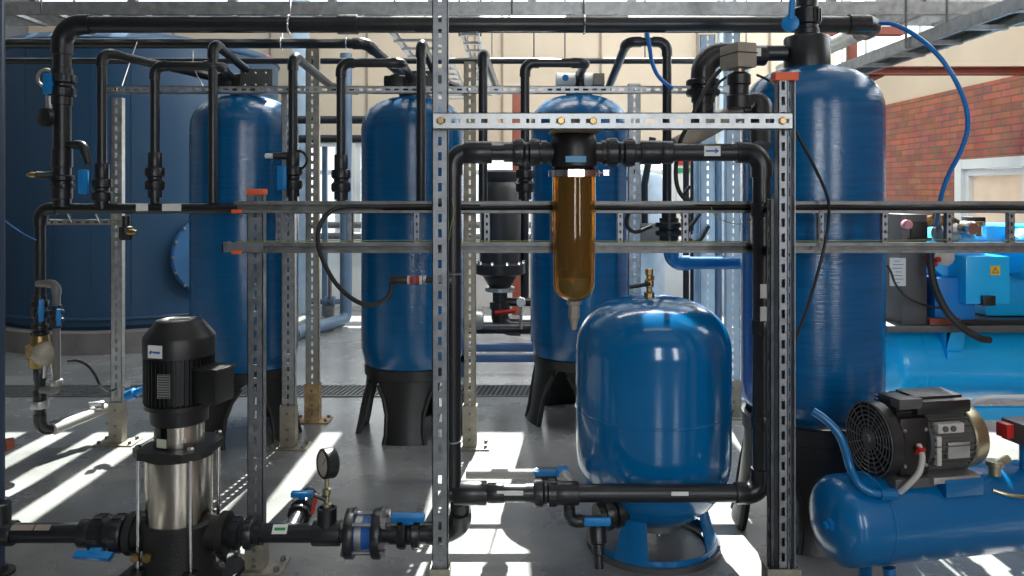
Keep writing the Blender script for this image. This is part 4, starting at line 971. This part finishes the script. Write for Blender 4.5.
MB().lathe([(.023,0),(.025,.006),(.025,.03),(.02,.034)], at(905,224.5,4.02), (0,-1,0), 24).build('pressure_gauge', mat('pink_gauge',(.75,.30,.32),.4), t)
MB().box(at(905,224.5,3.985), (.004,.001,.02), Matrix.Rotation(.6,3,'Y')).build('needle', ink, t)
MB().bx(at(911,238,4.05), at(928,222,4.05)+V((0,.12,0)), .006).bx(at(909,241,4.05), at(932,238,4.05)+V((0,.1,0))).build('regulator_block', blackp, t)
mb = MB().lathe([(.02,0),(.03,.01),(.03,.09),(.02,.10),(.02,.16)], at(922,222,4.1), (1,0,.1), 14).lathe([(.014,0),(.02,.01),(.02,.07)], at(936,226,4.08), (0,0,1), 12)
mb.tube([at(936,217,4.08),at(948,216,4.1),at(958,222,4.12)], .012, 10).build('brass_manifold', brass, t)
MB().lathe([(.03,0),(.055,.02),(.055,.11),(.04,.13)], at(934,234,4.12), (1,0,.1), 18).build('motor_end', alum, t)
MB().bx(at(953,232,4.1), at(972,222,4.1)+V((0,.1,0)), .006).bx(at(972,226,4.1), at(986,217,4.1)+V((0,.1,0)), .006).build('valve_block', blackp, t)
MB().lathe([(.03,0),(.038,.008),(.038,.07),(.03,.08)], at(963,228,4.02), (.1,-1,0), 18).build('solenoid', chrome, t)
MB().lathe([(.024,0),(.024,.05),(.034,.055),(.034,.075)], at(977,236,4.05), (0,0,1), 8).build('brass_union', brass, t)
MB().lathe([(.0,-.012),(.12,-.01),(.145,.02),(.155,.07),(.155,.3),(.13,.34)], at(955,256,4.16), (.3,1,0), 40).build('air_end_housing', sky_b, t)
MB().lathe([(.045,0),(.045,.02),(.03,.03)], at(944,257,4.08), (-.1,-1,0), 24).build('sight_port', paleg, t)
MB().bx((B(935,0,4.06).x,4.06,.755),(B(975,0,4.06).x,4.4,B(0,278,4.06).z), .006).build('belt_housing_base', mat('mid_blue_paint',(.006,.22,.62),.35), t)
g_ = MB().bx((at(966,0,4.0).x,4.0,at(0,304,4.0).z),(at(1010,0,4.0).x,4.3,at(0,256.5,4.0).z), .006).build('belt_guard', sky_b, t)
wl, R = label_on(g_, (at(995,0,4.0).x,3.9985,at(0,270.5,4.0).z), s(9.5,4.0), s(9.5,4.0), (0,-1,0), yellow, name='warning_sign')
wx, wz = at(995,0,4.0).x, at(0,270.5,4.0).z
def tri(sz, y, dz=0): return [(wx-sz,y,wz-sz*.75+dz),(wx+sz,y,wz-sz*.75+dz),(wx,y,wz+sz*.95+dz)]
MB().prism(tri(.019,3.9970), (0,1,0), .0008).build('triangle', ink, wl)
MB().prism(tri(.0125,3.9962,-.001), (0,1,0), .0008).build('triangle_field', yellow, wl)
MB().box((wx,3.9957,wz+.001), (.002,.0008,.010)).box((wx,3.9957,wz-.008), (.002,.0008,.002)).build('exclamation_mark', ink, wl)
MB().bx((at(986,0,4.3).x,4.3,.755),(at(1100,0,4.3).x,4.75,at(0,226,4.3).z), .01).build('enclosure', sky_b, t)
MB().lathe([(.0,-.01),(.10,0),(.14,.05),(.14,.5)], at(1012,254,4.22), (1,.1,0), 36).build('motor', sky_b, t)
MB().bx(at(983,306,3.98), at(996,296,3.98)+V((0,.08,0)), .004).build('isolator_foot', blackp, t)
MB().bx((at(930,0,4.05).x,4.04,.752),(at(1060,0,4.05).x,4.075,.775)).build('sub_frame', blackp, t)
MB().bx((at(929,0,4.04).x,4.03,.752),(at(960,0,4.04).x,4.09,.785)).build('copper_block', rustred, t)
mb = MB()
for k in range(3): mb.lathe([(.014,0),(.014,.03)], at(927+k*4,258+((k*7)%12),4.05), (.2,-1,.2), 10)
mb.build('red_fittings', red, t)
MB().bx((at(966,0,3.95).x,3.93,at(0,419,3.95).z),(3.6,3.97,at(0,407,3.95).z)).build('lower_rail', sky_b, t)
MB().bx((at(966,0,3.95).x,3.93,0),(at(966,0,3.95).x+.05,3.97,at(0,418,3.95).z)).build('lower_rail_foot', sky_b, t)
hose('drain_hose', [at(*p) for p in ((930,247,4.0),(931,268,3.98),(936,290,3.97),(946,310,3.95),(957,323,3.93),(970,333,3.92),(982,339,3.92),(989,340,3.95))], .018, rubber, 'thick black hose hanging down over the front of the bright blue receiver', 'hose')
hose('control_cable', [at(*p) for p in ((887,265,4.0),(891,272,3.99),(895,283,3.98),(904,295,3.97),(916,302,3.96),(928,306,3.98),(940,308,4.0))], .006, rubber, 'thin black cable drooping across the dark control cabinet', 'cable')
MB().tube(smooth([at(*p) for p in ((969,410,3.93),(973,402,3.87),(980,399,3.85),(992,397,3.85),(1008,397,3.85),(1040,397,3.85))]), .012, 10).build('air_pipe', white, t)

# rust red roof beam with hanger
zB2 = at(0,71,5.9).z
t = thing('steel_beam', 'rust red steel beam running in front of the beige boarding above the bricks', 'beam', ((2.6+XR)/2,5.9,zB2))
MB().bx((2.62,5.86,zB2+.022),(XR+.02,5.94,zB2+.03)).bx((2.62,5.86,zB2-.03),(XR+.02,5.94,zB2-.022)).bx((2.62,5.895,zB2-.022),(XR+.02,5.905,zB2+.022)).build('beam', rustred, t)
MB().bx((2.54,5.87,zB2-.02),(2.60,5.93,2.64), .003).tube([(2.58,5.9,zB2-.12),(2.80,5.9,zB2-.02)], .025, 8).build('hanger', rustred, t)
MB().bx((2.3,5.86,2.62),(2.95,5.94,2.68)).build('cross_plate', rustred, t)

# ------------------------------------------------------------------ things further back
fd = 6.3
t = thing('strainer_skid', 'black filter housing on a blue framed skid behind the lower left of the amber bowl', 'filter skid', fl(499, fd))
cx = fl(500, fd); zf = lambda py: at(0,py,fd).z
MB().lathe([(.10,zf(170)),(.15,zf(172)),(.15,zf(178)),(.13,zf(182)),(.165,zf(190)),(.165,zf(262)),(.205,zf(264)),(.205,zf(273)),(.14,zf(276)),(.07,zf(290))], cx, (0,0,1), 32).build('filter_housing', blackp, t)
bolts(t, [cx+V((.187*math.cos(a),.187*math.sin(a),zf(264))) for a in [2*PI*k/10 for k in range(10)]], (0,0,1), .014, .03, chrome)
run(t, [cx+V((0,0,zf(285))), cx+V((0,0,zf(327))), cx+V((.5,0,zf(327)))], .06, bend=.1)
run(t, [cx+V((-.35,-.1,zf(326))), cx+V((.35,-.1,zf(326)))], .045, elbows=False)
coupling(t, cx+V((0,0,zf(289))), (0,0,1), .06, .035, alum, k=2.0)
coupling(t, cx+V((.0,0,zf(305))), (0,0,1), .06, .06, k=1.4)
run(t, [cx+V((0,0,zf(302))), cx+V((.32,0,zf(302)))], .035, elbows=False); run(t, [cx+V((.2,.05,zf(170))), cx+V((.2,.05,zf(302)))], .035, elbows=False)
MB().tube([cx+V((-.04,-.1,zf(311))), cx+V((.12,-.1,zf(309)))], .018, 8).build('lever', red, t)
MB().lathe([(.08,0),(.09,.02),(.09,.22),(.06,.24)], cx+V((-.13,-.1,zf(317))), (-1,0,0), 24).build('motor', alum, t)
for py in (342,352): MB().bx((cx.x-.35,fd-.25,zf(py+3.5)),(cx.x+.55,fd-.18,zf(py-3.5)), .003).build('skid_rail', mat('skid_blue_%d' % py,(.06,.14,.30),.4), t)
for q_ in (-.3,.5): MB().bx((cx.x+q_-.03,fd-.25,0),(cx.x+q_+.03,fd+.2,zf(345))).build('skid_foot', greyb, t)
gq = at(521,302,6.0)
g_ = MB().lathe([(.033,.01),(.038,.006),(.038,-.02),(0,-.022)], gq, (0,-1,0), 24).build('pressure_gauge', chrome, t); MB().lathe([(0,.0115),(.032,.0115),(.032,.008)], gq, (0,-1,0), 24).build('dial', white, g_)
MB().tube([gq+V((0,.01,-.03)), gq+V((0,.02,-.21))], .012, 8).build('gauge_stem', alum, t)
# standing blue grey pipe with horizontal stub on the floor
gp = fl(346, 8.3); t = thing('standing_grey_pipe', 'blue grey vertical pipe with capped stub on the floor by the back windows', 'pipe', gp)
run(t, [gp+V((0,0,2.9)), gp+V((0,0,.075)), gp+V((-.32,-.85,.075))], .065, m=greyb, bend=.09, elbows=False)
MB().lathe([(.072,-.03),(.074,-.025),(.074,.0),(.0,.004)], gp+V((-.32,-.85,.075)), (-.32,-.85,0), 24).build('end_cap', greyb, t)
# other pipes at the back
for py, lab in ((120,'upper of the two dark pipes crossing the back windows'),(139,'lower of the two dark pipes crossing the back windows')):
    one('wall_pipe', MB().tube([at(225,py,8.6), at(420,py,8.6)], .045, 14), pvc, lab, 'pipe')
one('heating_pipe', MB().tube([at(300,225,9.3), at(560,225,9.3)], .04, 12).tube([at(300,236,9.3), at(560,236,9.3)], .04, 12), galvd, 'pale twin heating pipe below the back window sill', 'pipe')
one('column', MB().bx(fl(301,9.2)+V((-.09,-.06,0)), fl(301,9.2)+V((.09,.06,ZR)), .005), steelb, 'pale blue steel column in front of the back wall behind the rusted post', 'column')
one('column', MB().bx(fl(516.5,9.1)+V((-.05,-.05,0)), fl(516.5,9.1)+V((.05,.05,2.6)), .004), rustred, 'red brown steel column in front of the back wall left of the tank behind the amber bowl', 'column')
one('column', MB().bx(fl(325,9.0)+V((-.03,-.03,0)), fl(325,9.0)+V((.03,.03,1.95)), .004), greyb, 'slim grey upright in front of the back window by the rusted post', 'upright')
one('column', MB().bx(fl(725,9.3)+V((-.08,-.06,0)), fl(725,9.3)+V((.08,.06,ZR)), .004), steelb, 'pale blue steel column at the back wall behind the pale blue posts', 'column')
for px, py, d, lab in ((266,60,8.8,'pink round lamp housing high on the back wall above the left tanks'),):
    one('wall_lamp', MB().lathe([(.05,0),(.065,.01),(.065,.09),(.03,.12)], at(px,py,d), (0,-1,0), 20), mat('salmon_plastic',(.55,.20,.16),.4), lab, 'lamp')
t = thing('small_pump', 'small pipe flange set and valve on the floor left of the standing grey pipe', 'pump', fl(326,8.6))
MB().lathe([(.03,-.2),(.03,-.06),(.06,-.055),(.06,-.02),(.035,-.015),(.035,.015),(.06,.02),(.06,.055),(.03,.06),(.03,.2)], fl(330,8.6)+V((0,0,.22)), (1,0,0), 18).build('flanged_pipe', greyb, t)
MB().bx(fl(330,8.6)+V((-.05,-.05,0)), fl(330,8.6)+V((.05,.05,.18)), .004).build('stand', galvd, t)
MB().tube([fl(330,8.6)+V((0,0,.25)), fl(330,8.6)+V((0,0,.5))], .02, 10).build('stem', galvd, t)
# blue grey buffer vessel and white control panel right of the amber filter
bv = fl(641, 7.0); t = thing('buffer_vessel', 'pale blue grey vessel behind the right side of the amber filter tank', 'vessel', bv)
MB().lathe([(.10,.25),(.20,.30),(.21,.38),(.21,1.5),(.18,1.58),(.06,1.62)], bv, (0,0,1), 32).build('shell', steelb, t)
for k in range(3):
    a = 2*PI*k/3+.4; MB().bx(bv+V((.15*math.cos(a)-.03,.15*math.sin(a)-.03,0)), bv+V((.15*math.cos(a)+.03,.15*math.sin(a)+.03,.36))).build('leg', steelb, t)
MB().bx(bv+V((-.06,-.34,.98)), bv+V((.13,-.2,1.16)), .01).build('level_box', greyp, t)
MB().tube([bv+V((0,-.2,1.1)),bv+V((-.02,-.3,1.5)),bv+V((.05,-.3,1.9))], .03, 10).build('pipe', pvc, t)
wp = fl(676, 7.6); t = thing('electrical_cabinet', 'white freestanding control panel behind the round glossy blue tank', 'cabinet', wp)
MB().bx(wp+V((-.27,-.12,.06)), wp+V((.29,.14,.98)), .006).build('cabinet_body', white, t)
MB().bx(wp+V((-.25,-.135,.09)), wp+V((.27,-.121,.95)), .003).build('door', white, t)
MB().bx(wp+V((-.26,-.10,0)), wp+V((.28,.12,.06))).build('plinth', greyp, t)
MB().bx(wp+V((.22,-.155,.5)), wp+V((.245,-.135,.6)), .003).build('handle', greyp, t)
t = thing('wall_notice', 'red and green striped notice by the back windows behind the pipes', 'sign', at(686,168,7.9))
MB().bx(at(677,174,7.9)+V((0,0,0)), at(696,158,7.9)+V((0,.02,0))).build('board', white, t)
MB().bx(at(677.5,165,7.89), at(695,160.5,7.89)+V((0,.005,0))).build('red_stripe', red, t); MB().bx(at(677.5,172.5,7.89), at(695,168,7.89)+V((0,.005,0))).build('green_stripe', green, t)
MB().tube([at(686,176,7.91),V((at(686,0,7.91).x,7.91,0))], .02, 8).build('stand', galvd, t)
# rack of hoses and flexible pipes in front of the back windows at right
for k, (px, d, top, bot, rr, mm, lab) in enumerate(((686,5.6,150,246,.022,rubber,'thin black upright hose near the striped notice'),(694,5.9,120,250,.03,pvc,'black upright pipe between the striped notice and the pale blue posts'),
      (718,5.6,150,330,.028,greyb,'blue grey upright pipe between the two pale blue posts'),(697,5.2,95,345,.022,steelb,'pale upright pipe left of the pale blue posts'),(745,5.4,60,345,.03,steelb,'pale upright pipe beside the left flank of the nearest blue tank'))):
    p0, p1 = at(px,top,d), at(px,bot,d); t = thing('upright_pipe', lab, 'pipe', (p1.x,p1.y,0))
    MB().tube([p0,V((p0.x,p0.y,.02))], rr, 12).build('pipe', mm, t); union(t, at(px,(top+bot)/2+20,d), (0,0,1), rr, .12, mm)
    MB().lathe([(rr*2,0),(rr*2,.012),(rr,.02)], (p0.x,p0.y,0), (0,0,1), 14).build('floor_flange', mm, t)
for k, (a, lab) in enumerate((([(700,214,5.11),(694,222,5.1),(688,232,5.1),(690,242,5.1),(700,240,5.1),(709,226,5.11)],'black looped cable bundle behind the tray near the pale blue posts'),([(634,205,4.71),(628,215,4.7),(627,226,4.7),(636,232,4.71),(652,226,4.7)],'black cable loop behind the tray by the buffer vessel'),
      ([(690,186,5.2),(684,196,5.2),(690,206,5.2),(702,206,5.2)],'black cable loop above the tray near the striped notice'),([(624,160,4.9),(618,170,4.9),(622,180,4.9),(632,176,4.9),(634,164,4.9)],'black cable coil hanging by the shoulder post of the tank behind the amber bowl'))):
    hose('cable_loop', [at(*p) for p in a], .012, rubber, lab, 'cable')

# ------------------------------------------------------------------ light
w = bpy.data.worlds.new('World'); scene.world = w; w.use_nodes = True
nt = w.node_tree; bg = nt.nodes['Background']
tcw = nt.nodes.new('ShaderNodeTexCoord'); sx = nt.nodes.new('ShaderNodeSeparateXYZ'); rp_ = nt.nodes.new('ShaderNodeValToRGB')
nt.links.new(tcw.outputs['Generated'], sx.inputs[0]); nt.links.new(sx.outputs['Z'], rp_.inputs['Fac'])
e = rp_.color_ramp.elements; e[0].position = 0; e[0].color = (.62,.62,.60,1); e[1].position = .6; e[1].color = (.62,.80,1,1)
e2 = rp_.color_ramp.elements.new(.03); e2.color = (1,1,1,1)
nt.links.new(rp_.outputs['Color'], bg.inputs['Color']); bg.inputs['Strength'].default_value = 2.4
sd = V((.11,1,1.2)).normalized()
L = bpy.data.lights.new('sun', 'SUN'); L.energy = 24; L.angle = math.radians(.3); L.color = (1,.965,.91)
o = bpy.data.objects.new('sun', L); COL.objects.link(o); o.rotation_euler = sd.to_track_quat('Z','Y').to_euler(); o.location = (1,12,9)
def area(name, loc, target, sx_, sy_, power, col=(1,1,1)):
    L = bpy.data.lights.new(name, 'AREA'); L.shape = 'RECTANGLE'; L.size = sx_; L.size_y = sy_; L.energy = power; L.color = col
    o = bpy.data.objects.new(name, L); COL.objects.link(o); o.location = loc
    o.rotation_euler = (V(loc)-V(target)).to_track_quat('Z','Y').to_euler()
for i, (a, b) in enumerate(fw):
    area('window_daylight', ((a+b)/2,YF+.03,(fz0+fz1)/2), ((a+b)/2,YF+1,(fz0+fz1)/2), b-a-.1, fz1-fz0-.1, (62,58)[i], (.92,.96,1))
area('skylight_daylight', (-1,(SK0+SK1)/2,ZR-.05), (-1,(SK0+SK1)/2,0), 9.4, SK1-SK0-.1, 55, (.90,.95,1))
area('window_daylight', (-.6,YB-.06,(ZS+ZH)/2), (-.6,0,(ZS+ZH)/2), 8.2, ZH-ZS, 45, (1,.98,.95))
area('window_daylight', (XR+.02,6.3,3.6), (0,6.3,3.2), 6.4, 1.5, 110, (.95,.97,1))
area('added_fill', (.9,5.0,ZR-.15), (.9,8.5,1.2), 4.5, .4, 130, (1,.97,.92))  # added fill to brighten the back area and cabinet, not a real fitting
area('added_fill', (-.5,1.6,ZR-.1), (-.5,1.6,0), 5, .4, 12, (1,.97,.92))  # added overhead fill near the viewer, not a real fitting

# ------------------------------------------------------------------ camera
cam = bpy.data.cameras.new('camera'); cam.sensor_width = 36; cam.lens = F/1024*36; cam.shift_y = -(288-HY)/1024; cam.clip_start = .05
co = bpy.data.objects.new('camera', cam); COL.objects.link(co); co.location = (0,0,H); co.rotation_euler = (PI/2,0,0)
scene.camera = co
vs = scene.view_settings; vs.view_transform = 'Standard'; vs.look = 'None'; vs.exposure = 0; vs.gamma = 1; vs.use_curve_mapping = False
scene.cycles.use_denoising = True
scene.cycles.max_bounces = 10; scene.cycles.caustics_reflective = False; scene.cycles.caustics_refractive = False
scene.cycles.sample_clamp_indirect = 6
